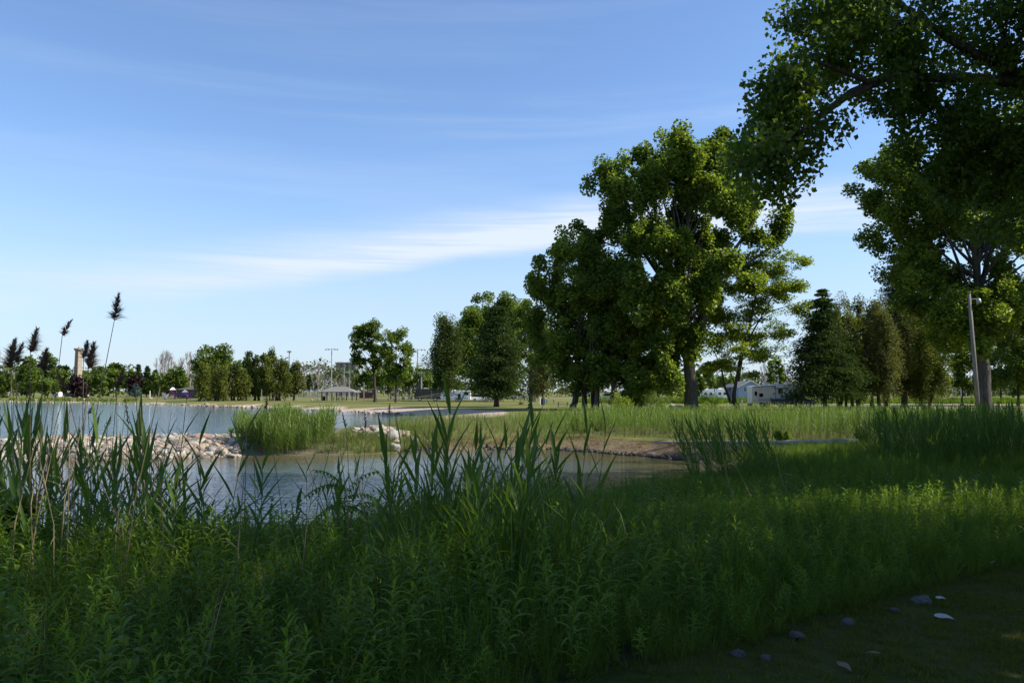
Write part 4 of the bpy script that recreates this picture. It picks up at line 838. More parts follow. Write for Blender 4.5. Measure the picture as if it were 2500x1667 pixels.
post(889, 933, 192, 'bare grey pole beside the taller shelter maple', .1); post(975, 950, 200, 'thin pole right of the shorter shelter maple'); post(988, 950, 198, 'second thin pole right of the shorter shelter maple'); post(1054, 912, 176, 'thin pole in front of the motorhome side', .06)
post(1810, 977, 112, 'short white post left of the white camper', .09, C_WHITE); post(1318, 960, 143, 'white post just left of the blue barrel', .10, C_WHITE); post(1873, 980, 108, 'tan marker post near the camper wheels', .09, C_TANP); post(640, 950, 190, 'thin pole inside the lakeside cedar grove')
post(368, 954, 268, 'tiny sign post on the far left lawn', .12, C_WHITE)
# wooden pole with lamp beside the grey trunk
D = 60.0; x = X(2386, D); g0 = gz(x, D); H = at(0, 716, D).z - g0; xt = X(2372, D) - x
t_ = tag(empty('lamp_pole', (x, D, g0)), 'slightly leaning wooden pole with a lamp arm in front of the grey cottonwood trunk', 'lamp pole')
MB().tube([(0, 0, -.3), (xt * .5, 0, H * .5), (xt, 0, H)], [.17, .145, .115], 12).build('pole', C_POLEW, t_, smooth=True)
za = at(0, 731, D).z - g0; MB().tube([(xt + .1, -.02, za), (xt + .5, -.05, za + .04), (xt + .62, -.05, za)], [.035, .035, .03], 7).build('lamp_arm', C_GALV, t_)
MB().tube([(xt + .62, -.05, za + .08), (xt + .66, -.05, za), (xt + .68, -.05, za - .14), (xt + .70, -.05, za - .3)], [.06, .14, .18, .17], 12).build('lamp_head', C_GALV, t_, smooth=True)
MB().tube([(xt, 0, H - .03), (xt, 0, H + .06)], [.13, .12], 10).build('cap', C_STEEL, t_)
# restroom building and playground
D = 262.0; xw = X(428, D); g0 = gz(xw, D); Wd = X(512, D) - xw; ez = at(0, 951, D).z - g0; rz_ = at(0, 941.5, D).z - g0
t_ = tag(empty('park_building', (xw, D, g0)), 'low brick park building with brown hipped roof behind the playground', 'building')
MB().box((Wd / 2, 4, ez / 2), (Wd - 1, 7, ez)).build('wall', C_BRICK, t_)
MB().add([(0, 0, ez), (Wd, 0, ez), (Wd, 8, ez), (0, 8, ez), (Wd * .42, 4, rz_), (Wd * .7, 4, rz_)], [(0, 1, 5, 4), (1, 2, 5), (2, 3, 4, 5), (3, 0, 4), (3, 2, 1, 0)]).build('roof', C_ROOFB, t_)
for f in (.3, .5, .75): window(t_, Wd * f, .47, ez * .55, 1.3, 1.2, frame=C_BLUE)
D = 236.0; xw = X(440, D); g0 = gz(xw, D)
t_ = tag(empty('playground', (xw, D, g0)), 'red and purple playground with pale pointed canopies and slides', 'playground')
for (px, hz, rw, mt) in ((423, 945, 1.0, C_WHITE), (453, 951, 1.0, C_GALV)):
    dx = X(px, D) - xw; h = at(0, hz, D).z - g0
    MB().tube([(dx, 0, h - .75), (dx, 0, h)], [rw * 1.25, .06], 4).build('canopy', mt, t_)
    for sx in (-1, 1):
        for sy in (-1, 1): MB().tube([(dx + sx * .7, sy * .7, 0), (dx + sx * .7, sy * .7, h - .7)], [.09, .09], 6).build('post', C_PURP, t_)
    MB().box((dx, 0, 1.25), (1.5, 1.5, .15)).build('deck', C_RED, t_); MB().box((dx, -.75, 1.75), (1.4, .06, .7)).build('panel', C_RED if mt is C_WHITE else C_BLUE, t_)
MB().box((0, 0, 1.2), (2.6, 1.0, .12)).box((0, -.5, 1.65), (2.6, .06, .6)).build('bridge', C_PURP, t_)
m = MB(); m.tube([(X(418, D) - xw, -.3, 1.5), (X(412, D) - xw, -.6, 1.0), (X(409, D) - xw, -.8, .4), (X(406, D) - xw, -.8, .2)], [.45, .45, .45, .45], 10, False); m.build('tube_slide', C_GALV, t_)
m = MB(); m.tube([(X(458, D) - xw, -.6, 1.3), (X(466, D) - xw, -1.4, .3)], [.3, .3], 5); m.build('slide', C_PURP, t_)
for px in (432, 444, 462, 470): MB().tube([(X(px, D) - xw, -1, 0), (X(px, D) - xw, -1, .95)], [.1, .1], 6).build('post', C_PURP, t_)
# chain link fence behind the shelter
t_ = tag(empty('chain_link_fence', (0, 275, 0)), 'long chain link fence of the ball field behind the shelter', 'fence'); xa, xb = X(735, 275), X(905, 275)
n = 11
for k in range(n): MB().tube([(xa + (xb - xa) * k / (n - 1), 0, 0), (xa + (xb - xa) * k / (n - 1), 0, 2.9)], [.06, .06], 5).build('post', C_GALV, t_)
MB().box(((xa + xb) / 2, 0, 2.85), (xb - xa, .07, .07)).box(((xa + xb) / 2, 0, 1.4), (xb - xa, .05, .05)).build('rail', C_GALV, t_)
m = MB()
for k in range(130): m.box((xa + (xb - xa) * (k + .5) / 130, .05, 1.4), (.025, .02, 2.8))
for k in range(14): m.box(((xa + xb) / 2, .05, .2 * k + .1), (xb - xa, .02, .02))
m.build('wire_mesh', C_GALV, t_)
t_ = tag(empty('dugout', (X(895, 262), 262, 0)), 'low dugout with rust red roof behind the taller shelter maple', 'dugout')
MB().box((0, 1, .8), (4.5, 2, 1.6)).build('wall', C_BRICK, t_); MB().prism([(-2.6, 1.6), (-1, 2.3), (2.6, 2.0), (2.6, 1.6)], -.3, 2.5).build('roof', C_REDR, t_)

# ------------------------------------------------------------------ stones
def rock_mesh(name, seed, mat, sub=2, sq=(1, .8, .62), rough=.22):
    import bmesh
    bm = bmesh.new(); bmesh.ops.create_icosphere(bm, subdivisions=sub, radius=1.0)
    for v in bm.verts:
        n_ = mnoise.noise(v.co * 1.1 + Vector((seed * 7.3, 0, 0))) + .4 * mnoise.noise(v.co * 2.6 + Vector((0, seed * 3.1, 0)))
        v.co *= 1 + rough * n_ * 1.8
        v.co = Vector((v.co.x * sq[0], v.co.y * sq[1], v.co.z * sq[2]))
    me = bpy.data.meshes.new(name); bm.to_mesh(me); bm.free(); me.materials.append(mat)
    if sub > 1: me.polygons.foreach_set('use_smooth', np.ones(len(me.polygons), dtype=bool))
    return me
def stone_mat(name, cols):
    m = bpy.data.materials.new(name); m.use_nodes = True; t = NT(m.node_tree); b = t.n['Principled BSDF']
    r = t.node('ShaderNodeObjectInfo').outputs['Random']; cr = t.node('ShaderNodeValToRGB'); t.put(cr.inputs[0], r)
    cr.color_ramp.interpolation = 'CONSTANT'
    for i, c in enumerate(cols):
        e = cr.color_ramp.elements[i] if i < 2 else cr.color_ramp.elements.new(i / len(cols)); e.position = i / len(cols); e.color = (*c, 1)
    v = t.node('ShaderNodeTexCoord').outputs['Object']
    nz = t.noise(v, 2.5, 5, .65); t.put(b.inputs['Base Color'], t.mix(t.ss(nz, .3, .75), cr.outputs[0], t.mix(1.0, cr.outputs[0], (.62, .6, .56), 'MULTIPLY')))
    b.inputs['Roughness'].default_value = .9; bn = t.node('ShaderNodeBump'); bn.inputs['Distance'].default_value = .05; t.put(bn.inputs['Height'], nz); t.l.new(bn.outputs[0], b.inputs['Normal'])
    return m
STONE = stone_mat('fieldstone', [(.36, .29, .21), (.44, .39, .31), (.24, .20, .17), (.36, .28, .22), (.18, .16, .145), (.47, .43, .36), (.30, .24, .18), (.30, .28, .25)])
DARKCLOD = pm('wet_clod', (.028, .022, .018), (.06, .05, .045), 5, .6, .02)
ROCKS = [rock_mesh('stone_shape', s, STONE, 2 if s < 4 else 1, (1, .75 + .05 * s, .6 + .04 * (s % 3))) for s in range(8)]
rng = np.random.default_rng(77)
# GN scatter for things nobody could count
def scatter(name, variants, P, rot, scl, kind='stuff', parent=None):
    """variants: meshes; one instance of a random variant on each point"""
    c = bpy.data.collections.new(name + '_shapes')
    for i, me in enumerate(variants):
        o = bpy.data.objects.new('%s_shape_%02d' % (name, i), me); c.objects.link(o)
    me = bpy.data.meshes.new(name); me.vertices.add(len(P)); me.vertices.foreach_set('co', np.asarray(P, np.float32).ravel())
    a = me.attributes.new('rot', 'FLOAT_VECTOR', 'POINT'); a.data.foreach_set('vector', np.asarray(rot, np.float32).ravel())
    a = me.attributes.new('scl', 'FLOAT', 'POINT'); a.data.foreach_set('value', np.asarray(scl, np.float32))
    a = me.attributes.new('pick', 'INT', 'POINT'); a.data.foreach_set('value', np.random.default_rng(len(P)).integers(0, len(variants), len(P)).astype(np.int32))
    ng = bpy.data.node_groups.new(name + '_scatter', 'GeometryNodeTree')
    ng.interface.new_socket('Geometry', in_out='INPUT', socket_type='NodeSocketGeometry'); ng.interface.new_socket('Geometry', in_out='OUTPUT', socket_type='NodeSocketGeometry')
    N = ng.nodes; Lk = ng.links; gi = N.new('NodeGroupInput'); go = N.new('NodeGroupOutput'); ip = N.new('GeometryNodeInstanceOnPoints'); ci = N.new('GeometryNodeCollectionInfo')
    ci.inputs['Collection'].default_value = c; ci.inputs['Separate Children'].default_value = True; ci.inputs['Reset Children'].default_value = True
    def na(nm, dt):
        q = N.new('GeometryNodeInputNamedAttribute'); q.data_type = dt; q.inputs['Name'].default_value = nm; return q.outputs[0]
    Lk.new(gi.outputs[0], ip.inputs['Points']); Lk.new(ci.outputs[0], ip.inputs['Instance']); ip.inputs['Pick Instance'].default_value = True
    Lk.new(na('pick', 'INT'), ip.inputs['Instance Index']); Lk.new(na('rot', 'FLOAT_VECTOR'), ip.inputs['Rotation']); Lk.new(na('scl', 'FLOAT'), ip.inputs['Scale'])
    Lk.new(ip.outputs[0], go.inputs[0])
    o = link(name, me, parent); md = o.modifiers.new('scatter', 'NODES'); md.node_group = ng; tag(o, kind=kind)
    return o
# breakwater of fieldstones
bwr = tag(empty('breakwater', (-20, 38.5, -.4)), 'low breakwater of pale heaped fieldstones between the pond and the lake', 'breakwater')
N_ = 15000; x = rng.uniform(-27.5, -12.6, N_); y = rng.uniform(34.4, 43, N_)
sd = shore_sd(x, y); k = sd > -.25; x, y = x[k], y[k]; z = height(x, y)
s = np.clip(rng.lognormal(-2.35, .55, len(x)), .045, .27)
o_ = np.argsort(-s * (x > -24)); big = o_[:300]; rest = o_[300:]
for i in big:
    link('stone', ROCKS[int(rng.integers(8))], bwr, (x[i] + 20, y[i] - 38.5, z[i] + .4 + s[i] * .35), tuple(rng.uniform(-.4, .4, 2)) + (rng.uniform(0, 6.28),), float(s[i]))
R3 = np.stack([rng.uniform(-.5, .5, len(rest)), rng.uniform(-.5, .5, len(rest)), rng.uniform(0, 6.28, len(rest))], 1)
scatter('rubble', ROCKS, np.stack([x[rest] + 20, y[rest] - 38.5, z[rest] + .4 + s[rest] * .2], 1), R3, s[rest] * .95, parent=bwr)
# second heap right of the reed clump
rp = tag(empty('rock_pile', (-7, 43.5, -.2)), 'heap of grey stones on the spit right of the reed clump', 'rock pile')
x = rng.normal(-7.3, 1.1, 170); y = rng.normal(43.6, .7, 170); z = height(x, y) + .38 * np.exp(-((x + 7.3) ** 2) / 3 - (y - 43.6) ** 2); s = rng.uniform(.10, .30, 170)
for i in range(170): link('stone', ROCKS[i % 8], rp, (x[i] + 7, y[i] - 43.5, z[i] + .2 + s[i] * .3), tuple(rng.uniform(-.5, .5, 2)) + (rng.uniform(0, 6.28),), float(s[i]))
def mono(c, c2, nm): return pm(nm, c, c2, 2.2, .9, .04)
BM = dict(edge=mono((.17, .165, .16), (.10, .095, .09), 'edge_rock'), pink=mono((.44, .29, .22), (.32, .22, .17), 'boulder_pink'), grey=mono((.38, .36, .33), (.27, .25, .23), 'boulder_grey'), tan=mono((.46, .38, .30), (.34, .28, .22), 'boulder_tan'), white=mono((.56, .54, .50), (.40, .38, .35), 'boulder_white'), brown=mono((.27, .21, .17), (.19, .15, .12), 'boulder_brown'))
def boulder(px, D, wpx, hpx, mt, label, seed, sink=.25, nm='boulder', cat='boulder'):
    w_ = wpx / F * D / 2; h = hpx / F * D / 2; x = X(px, D); z = gz(x, D)
    me = rock_mesh(nm, seed, BM[mt], 3, (1, .8, 1), .2); o = link(nm, me, None, (x, D, z + h * (1 - 2 * sink) + (.12 if (D < 45 and x < -12) else 0)), (0, 0, seed * .7), (w_, w_, h)); tag(o, label, cat)
for i, q in enumerate([(171, 39.5, 30, 20, 'pink', 'round pink boulder at the left end of the breakwater crest'), (370, 39.8, 36, 16, 'brown', 'flat brown boulder on the breakwater crest'), (410, 39.4, 42, 20, 'grey', 'pale grey boulder on the breakwater crest'), (500, 39.6, 50, 22, 'pink', 'largest pink boulder on the breakwater crest'),
                       (527, 40.2, 14, 12, 'brown', 'small angular rock right of the largest pink boulder'), (325, 39.9, 30, 10, 'pink', 'low pink slab between the breakwater boulders'), (570, 36.6, 26, 9, 'tan', 'flat tan rock at the pond edge of the breakwater'), (215, 39.4, 20, 12, 'tan', 'small tan boulder next to the round pink one'),
                       (962, 42.5, 36, 38, 'grey', 'largest pale grey boulder in the weeds of the spit'), (930, 43.2, 16, 18, 'grey', 'grey boulder leaning on the largest pale one'), (966, 39.8, 34, 24, 'grey', 'angular grey boulder at the pond waterline'), (945, 42.4, 20, 16, 'brown', 'brown boulder left of the largest pale one')]):
    boulder(*q, seed=200 + i)
for i, q in enumerate([(1652, 101, 34, 14, 'white', 'low pale boulder at the foot of the thickest trunk'), (2309, 98, 12, 7, 'tan', 'tan boulder on the lawn near the leaning cedar'), (2351, 103, 10, 6, 'brown', 'small brown boulder behind the far table'), (2436, 118, 14, 7, 'tan', 'rounded tan boulder by the road right of the thick trunk'), (90, 222, 9, 5, 'tan', 'tan boulder on the far left shore'),
                       (70, 224, 7, 4, 'white', 'white boulder on the far left shore'), (30, 221, 9, 4, 'white', 'pale shoreline stone at the far left'), (117, 219, 8, 4, 'pink', 'pinkish stone on the far shore near the willow'), (260, 215, 8, 4, 'white', 'pale stone on the far lawn below the green willow'), (205, 222, 9, 5, 'grey', 'grey stone on the far lawn below the purple maple'),
                       (280, 240, 8, 4, 'brown', 'brown stone in the row on the far lawn'), (330, 240, 8, 4, 'brown', 'brown stone below the small blue spruce'), (350, 238, 8, 3, 'grey', 'grey stone right of the blue spruce'), (370, 238, 8, 4, 'tan', 'tan stone on the lawn near the playground'), (1640, 112, 18, 14, 'grey', 'grey boulder behind the low pale one'),
                       (762, 205, 7, 4, 'tan', 'tan stone on the lawn left of the shelter'), (778, 206, 9, 4, 'brown', 'brown stone close to the shelter post')]):
    boulder(*q, seed=230 + i)
# wet rocks along the far waterline (mixed stones)
P = []; 
for i in range(len(SHORE)):
    a, b_ = SHORE[i], SHORE[(i + 1) % len(SHORE)]
    if a[1] > 100 and b_[1] > 90 and a[0] > -310:
        L_ = np.hypot(*(b_ - a))
        for k in range(int(L_ * 2.2)):
            q = a + (b_ - a) * rng.random(); P.append((q[0] + rng.normal() * .3, q[1] + abs(rng.normal()) * 1.0 - .2))
P = np.array(P); z = height(P[:, 0], P[:, 1])
scatter('shore_stones', ROCKS, np.column_stack([P, z + .04]), np.stack([rng.uniform(-.4, .4, len(P)), rng.uniform(-.4, .4, len(P)), rng.uniform(0, 6, len(P))], 1), np.clip(rng.lognormal(-1.75, .5, len(P)), .06, .6))
#@@PART4
# ------------------------------------------------------------------ plants of the banks
class Leafy:
    """collects curved folded blades with a tone per vertex"""
    def __init__(s): s.v = []; s.f = []; s.t = []
    def blade(s, p, dv, L, W, bend=0.5, seg=4, tone=.5, fold=.25, wprof=None, side=None):
        p = Vector(p); dv = Vector(dv).normalized(); sd = Vector(side) if side is not None else dv.cross(Vector((0, 0, 1)))
        if sd.length < .05: sd = dv.cross(Vector((1, .2, 0)))
        sd.normalize(); n0 = len(s.v); q = p.copy(); dd = dv.copy(); st = L / seg
        for i in range(seg + 1):
            f = i / seg; wf = wprof(f) if wprof else max(.02, math.sin(min(1, f * 1.9 + .22) * math.pi / 2) * (1 - max(0, f - .3) / .7) ** .8)
            up = sd.cross(dd).normalized()
            s.v += [tuple(q - sd * W * .5 * wf + up * W * fold * wf), tuple(q), tuple(q + sd * W * .5 * wf + up * W * fold * wf)]
            s.t += [tone] * 3
            if i: 
                a = n0 + 3 * (i - 1); s.f += [(a, a + 1, a + 4, a + 3), (a + 1, a + 2, a + 5, a + 4)]
            q = q + dd * st; dd = (dd + Vector((0, 0, -bend * st / max(L, 1e-6) * 1.3))).normalized()
        return s
    def stem(s, path, r0, r1, n=4, tone=.4):
        m = MB(); k = len(path); m.tube(path, [r0 + (r1 - r0) * i / (k - 1) for i in range(k)], n, False); o = len(s.v)
        s.v += m.v; s.f += [tuple(i + o for i in f) for f in m.f]; s.t += [tone] * len(m.v); return s
    def mesh(s, name, mat): return npmesh(name, s.v, s.f, mat, dict(tone=np.clip(s.t, 0, 1)))
def goldenrod_leaves(seed, h, n=30):
    r = random.Random(seed); out = []; lean = Vector((r.uniform(-.12, .12), r.uniform(-.12, .12), 0)) * h
    for i in range(n):
        f = .22 + .78 * (i / (n - 1)) ** .8; a = i * 2.4 + r.uniform(-.3, .3); top = max(0, f - .86) / .14
        p = Vector((0, 0, h * f)) + lean * f * f; up = .35 + .5 * f + 1.2 * top
        L = (.085 + .05 * math.sin(min(1, f * 1.15) * 3.1)) * r.uniform(.8, 1.2) * (1 - .45 * top)
        out.append((p, Vector((math.cos(a), math.sin(a), up)), L * 1.55, .031 * r.uniform(.8, 1.2) * (1 - .4 * top), .9 - .4 * top, .25 + .3 * f + .35 * top + r.uniform(-.1, .1)))
    return [(0, 0, -.02), tuple(lean * .25 + Vector((0, 0, h * .5))), tuple(lean + Vector((0, 0, h)))], out
def goldenrod(seed, h):
    l = Leafy(); st, lv = goldenrod_leaves(seed, h, 30); l.stem(st, .0035, .0018, 4, .35)
    for p, d_, L, W, b_, t0 in lv: l.blade(p, d_, L, W, b_, 3, t0)
    return l
def grass_tuft(seed, h, n=14, w=.009, spread=.06, bend=.7):
    r = random.Random(seed); l = Leafy()
    for i in range(n):
        a = r.uniform(0, 6.28); q = r.uniform(0, spread); t0 = r.uniform(.1, .35)
        l.blade((q * math.cos(a), q * math.sin(a), -.02), (math.cos(a) * t0, math.sin(a) * t0, 1), h * r.uniform(.55, 1.05), w * r.uniform(.7, 1.3), bend * r.uniform(.3, 1.5), 4, r.uniform(.1, .95), wprof=lambda f: max(.03, (1 - f ** 1.8)) * min(1, .5 + f * 2))
    return l
def reed_parts(seed, h, n=9):
    r = random.Random(seed); n = n + r.randint(-3, 1); kk = r.uniform(.8, 2.0); lx, ly = r.uniform(-.05, .05), r.uniform(-.05, .05); a0 = r.uniform(0, 3.14); lv = []
    path = [(0, 0, -.1), (lx * h * .3, ly * h * .3, h * .5), (lx * h, ly * h, h)]
    for i in range(n):
        f = .30 + .70 * i / (n - 1); a = a0 + (i % 2) * math.pi + r.uniform(-.5, .5); p = Vector((lx * h * f * f, ly * h * f * f, h * f)); k = (.62 - .40 * f) * kk
        lv.append((p, Vector((math.cos(a) * k, math.sin(a) * k, 1)), (.36 + .16 * math.sin(f * 3)) * r.uniform(.85, 1.15) * h / 1.9, .026 * r.uniform(.8, 1.2), r.uniform(.1, .75) * (1.25 - f), r.uniform(.1, .7)))
    return path, lv
def reed(seed, h, seg=4, n=9, wk=1.0):
    l = Leafy(); p, lv = reed_parts(seed, h, n); l.stem(p, .005, .0025, 4, .55)
    for q, d_, L, W, b_, t0 in lv: l.blade(q, d_, L, W * wk, b_, seg, t0)
    return l
def sd_pts(n, rng, x0, x1, y0, y1, cond):
    x = rng.uniform(x0, x1, n); y = rng.uniform(y0, y1, n); k = cond(x, y); return x[k], y[k]
def yaw(n, rng, tilt=.12, lean=(0, 0)):
    return np.stack([rng.normal(size=n) * tilt + lean[0], rng.normal(size=n) * tilt + lean[1], rng.uniform(0, 6.28, n)], 1)
def mown(x, y): return x > MX(y)
rng = np.random.default_rng(314)
GOLD = [goldenrod(s, 1.0).mesh('goldenrod_shape', L_WEED) for s in range(7)]
TUFT = [grass_tuft(s, 1.0, 16, .013, .22, .9).mesh('grass_shape', L_GRASS) for s in range(6)]
LAWN = [grass_tuft(40 + s, .065, 22, .0045, .06, 1.2).mesh('lawn_shape', L_LAWN) for s in range(5)]
REEDN = [reed(60 + s, 1.8, 4, 10, 1.5).mesh('reed_shape', L_REED) for s in range(6)]
REEDF = [reed(80 + s, 1.8, 2, 11, 1.7).mesh('reed_shape', L_REEDF) for s in range(6)]
DRYG = [grass_tuft(90 + s, 1.0, 12, .02, .08, .5).mesh('grass_shape', L_DRYG) for s in range(4)]
def bank(x, y):
    sd = shore_sd(x, y); return (sd > .15) & ~mown(x, y) & (np.abs(x) < .78 * y + 2.2) & (np.hypot(x, y) > 2.3)
def hfac(x, y): return (1 - .42 * sm(y, 6.5, 10.5) * sm(-x, -4, -1) - .12 * sm(y, 8, 12)) * (.78 + .22 * wob(x * 1.1, y * 1.1))
# weeds
x, y = sd_pts(34000, rng, -15, 22, 2, 31, bank); 
k = rng.random(len(x)) < np.clip(.45 + .55 * wob(x * .55 + 2, y * .6) + .25 * sm(x, 0, 4) - .45 * sm(-np.abs(x - .1 * y), -1.6, 0) * sm(y, 3, 6), .12, 1); x, y = x[k], y[k]
s = hfac(x, y) * rng.uniform(.62, .98, len(x)) * .95
edge_ = np.clip((MX(y) - x) / .9, .45, 1); s *= edge_
scatter('goldenrod_undergrowth', GOLD, np.column_stack([x, y, height(x, y)]), yaw(len(x), rng, .20), s)
x, y = sd_pts(26000, rng, -15, 24, 2, 34, bank)
s = hfac(x, y) * rng.uniform(.40, 1.05, len(x)) * .82 * np.clip((MX(y) - x) / 1.0, .4, 1)
scatter('tall_grass', TUFT, np.column_stack([x, y, height(x, y)]), yaw(len(x), rng, .10), s)
BROAD = [grass_tuft(140 + s, 1.0, 13, .026, .14, 1.0).mesh('grass_shape', L_REED if s % 2 else L_GRASS) for s in range(6)]
x, y = sd_pts(5200, rng, -12, 14, 2.6, 24, bank)
mid = np.exp(-((x / y + .03) / .13) ** 2) * sm(y, 5, 7); s = rng.uniform(.55, .95, len(x)) * (.80 + .55 * mid) * (1 - .25 * sm(-x / y, .25, .4)) * np.clip((MX(y) - x) / 1.2, .35, 1)
k = rng.random(len(x)) < .22 + .75 * mid
scatter('broad_bladed_grass', BROAD, np.column_stack([x, y, height(x, y)])[k], yaw(k.sum(), rng, .14), s[k])
DOCK = []
for s_ in range(4):
    l = Leafy(); r = random.Random(600 + s_); l.stem([(0, 0, -.02), (.02, 0, .5), (.05, .03, 1.0)], .005, .002, 4, .5)
    for k_ in range(15):
        f = .1 + .88 * k_ / 14; a = k_ * 2.4 + r.uniform(-.4, .4); l.blade((.05 * f, .03 * f, f), (math.cos(a), math.sin(a), .35 + .5 * f), .24 * (1.15 - .6 * f), .085 * (1.1 - .6 * f), 1.1, 4, r.uniform(.2, .9), fold=.15)
    DOCK.append(l.mesh('dock_shape', L_WEED))
x, y = sd_pts(2200, rng, -12, 14, 2.4, 18, bank)
scatter('broad_leaved_weeds', DOCK, np.column_stack([x, y, height(x, y)]), yaw(len(x), rng, .2), rng.uniform(.35, .75, len(x)) * np.clip((MX(y) - x) / 1.2, .35, 1))
x, y = sd_pts(2400, rng, -12, 16, 2.4, 22, bank)
DEADS = [grass_tuft(180 + s, 1.0, 5, .008, .1, 1.6).mesh('grass_shape', L_STRAW) for s in range(3)]
scatter('dead_grass_stalks', DEADS, np.column_stack([x, y, height(x, y)]), yaw(len(x), rng, .35), rng.uniform(.35, .8, len(x)) * np.clip((MX(y) - x) / 1.2, .35, 1))
x, y = sd_pts(42000, rng, -12, 20, 2, 22, bank)
scatter('low_undergrowth', GOLD, np.column_stack([x, y, height(x, y)]), yaw(len(x), rng, .22), rng.uniform(.14, .42, len(x)))
x, y = sd_pts(30000, rng, -8, 12, 2, 13, lambda x, y: bank(x, y) & (x > MX(y) - 2.6))
scatter('edge_grass', TUFT, np.column_stack([x, y, height(x, y)]), yaw(len(x), rng, .25), rng.uniform(.12, .34, len(x)))
# mown grass near the camera
x, y = sd_pts(64000, rng, -1, 14, 3.2, 15, lambda x, y: (x > MX(y) - .25) & (x < .78 * y + 1.5)); 
scatter('mown_grass', LAWN, np.column_stack([x, y, height(x, y)]), yaw(len(x), rng, .15), rng.uniform(.5, 1.15, len(x)))
# individual goldenrods nearest the camera, each with its stem and leaves
protos = []
for v in range(4):
    root = empty('goldenrod'); st, lv = goldenrod_leaves(500 + v, 1.0, 24); l = Leafy().stem(st, .0035, .0018, 5, .5); link('stem', l.mesh('stem', L_WEED), root)
    for p, d_, L, W, b_, t0 in lv: 
        me = Leafy().blade((0, 0, 0), d_, L * 1.1, W * 1.15, b_, 4, t0 + .15).mesh('leaf', L_WEED); link('leaf', me, root, tuple(p))
    protos.append(root)
i = 0; used = set(); gcount = 0
while gcount < 40:
    i += 1; px = rng.uniform(20, 2350); D = rng.uniform(2.9, 6.0); x = X(px, D)
    if mown(np.array(x), np.array(D)) or (px < 900 and D > 4.6): continue
    v = gcount % 4; o = protos[v] if v not in used else copy_tree(protos[v]); used.add(v)
    o.location = (x, D, gz(x, D)); o.rotation_euler = (rng.normal() * .06, rng.normal() * .06, rng.uniform(0, 6.28)); sc = rng.uniform(.72, .9) * hfac(np.array(x), np.array(D)); o.scale = (sc,) * 3
    tag(o, 'leafy goldenrod stem with a pale tuft of young leaves at the top', 'weed', 'goldenrod stems at the front of the bank'); gcount += 1
# individual reeds with stem and leaves
rprot = []
for v in range(9):
    root = empty('reed'); p, lv = reed_parts(700 + v, 1.8, 8); link('stem', Leafy().stem(p, .0055, .003, 6, .5).mesh('stem', L_REED), root)
    for q, d_, L, W, b_, t0 in lv: link('leaf', Leafy().blade((0, 0, 0), d_, L * 1.45, W * 2.1, b_, 6, t0).mesh('leaf', L_REED), root, tuple(q))
    rprot.append(root)
used = set(); n = 0
def put_reed(px, D, ytop, lab, grp, lean=0.0):
    global n
    v = n % 9; o = rprot[v] if v not in used else copy_tree(rprot[v]); used.add(v); n += 1
    x = X(px, D); z = gz(x, D); h = at(0, ytop, D).z - z; sc = h / 1.8 / 1.13
    o.location = (x, D, z); o.scale = (sc * .5 + .5,) * 2 + (sc,); o.rotation_euler = (rng.normal() * .05, lean + rng.normal() * .10, rng.uniform(0, 6.28)); tag(o, lab, 'reed', grp)
for q in range(84): put_reed(rng.uniform(-40, 450) , rng.uniform(6.5, 12), rng.uniform(1005, 1120) + 110 * (rng.random() < .4) + .10 * max(0, q - 40), 'broad bladed green reed in the thick stand at the left of the bank', 'reeds standing in the thick left stand')
for q in range(20): put_reed(rng.uniform(440, 860), rng.uniform(7, 11.5), rng.uniform(1120, 1255), 'green reed rising before the open pond between stand and sapling', 'reeds before the open pond', .04)
for q in range(56): put_reed(rng.uniform(930, 1420), rng.uniform(6.5, 10.5), rng.uniform(1010, 1215), 'slim green reed in the loose stand at the middle of the bank', 'reeds in the loose middle stand', .02)
for px, yt, D, lab in [(505, 1040, 8, 'tall reed with two blades spread like a V right of the plumes'), (555, 1010, 9, 'straight reed standing alone in front of the breakwater'), (1235, 990, 7.5, 'tallest slim reed of the middle stand'), (1080, 960, 8, 'reed whose narrow head tops the middle stand'), (1440, 1010, 8.5, 'reed with spread blades right of the middle stand'),
                       (130, 1380, 3.6, 'low broad reed at the very front left'), (640, 1110, 8, 'short upright reed before the reed clump of the breakwater')]:
    put_reed(px, D, yt, lab, None)
    
RN = [reed(900 + v, 1.8, 4, 11, 1.6).mesh('reed', L_REED) for v in range(4)]
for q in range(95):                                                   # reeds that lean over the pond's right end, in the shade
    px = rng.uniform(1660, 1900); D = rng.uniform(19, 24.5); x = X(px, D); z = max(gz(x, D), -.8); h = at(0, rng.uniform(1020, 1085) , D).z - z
    o = link('reed', RN[q % 4], None, (x + .35, D, z), (rng.normal() * .06, -.30 + rng.normal() * .08, rng.uniform(-.4, .4)), h / 1.8); tag(o, 'dark reed leaning left over the right end of the pond', 'reed', 'dark reeds leaning over the pond end')
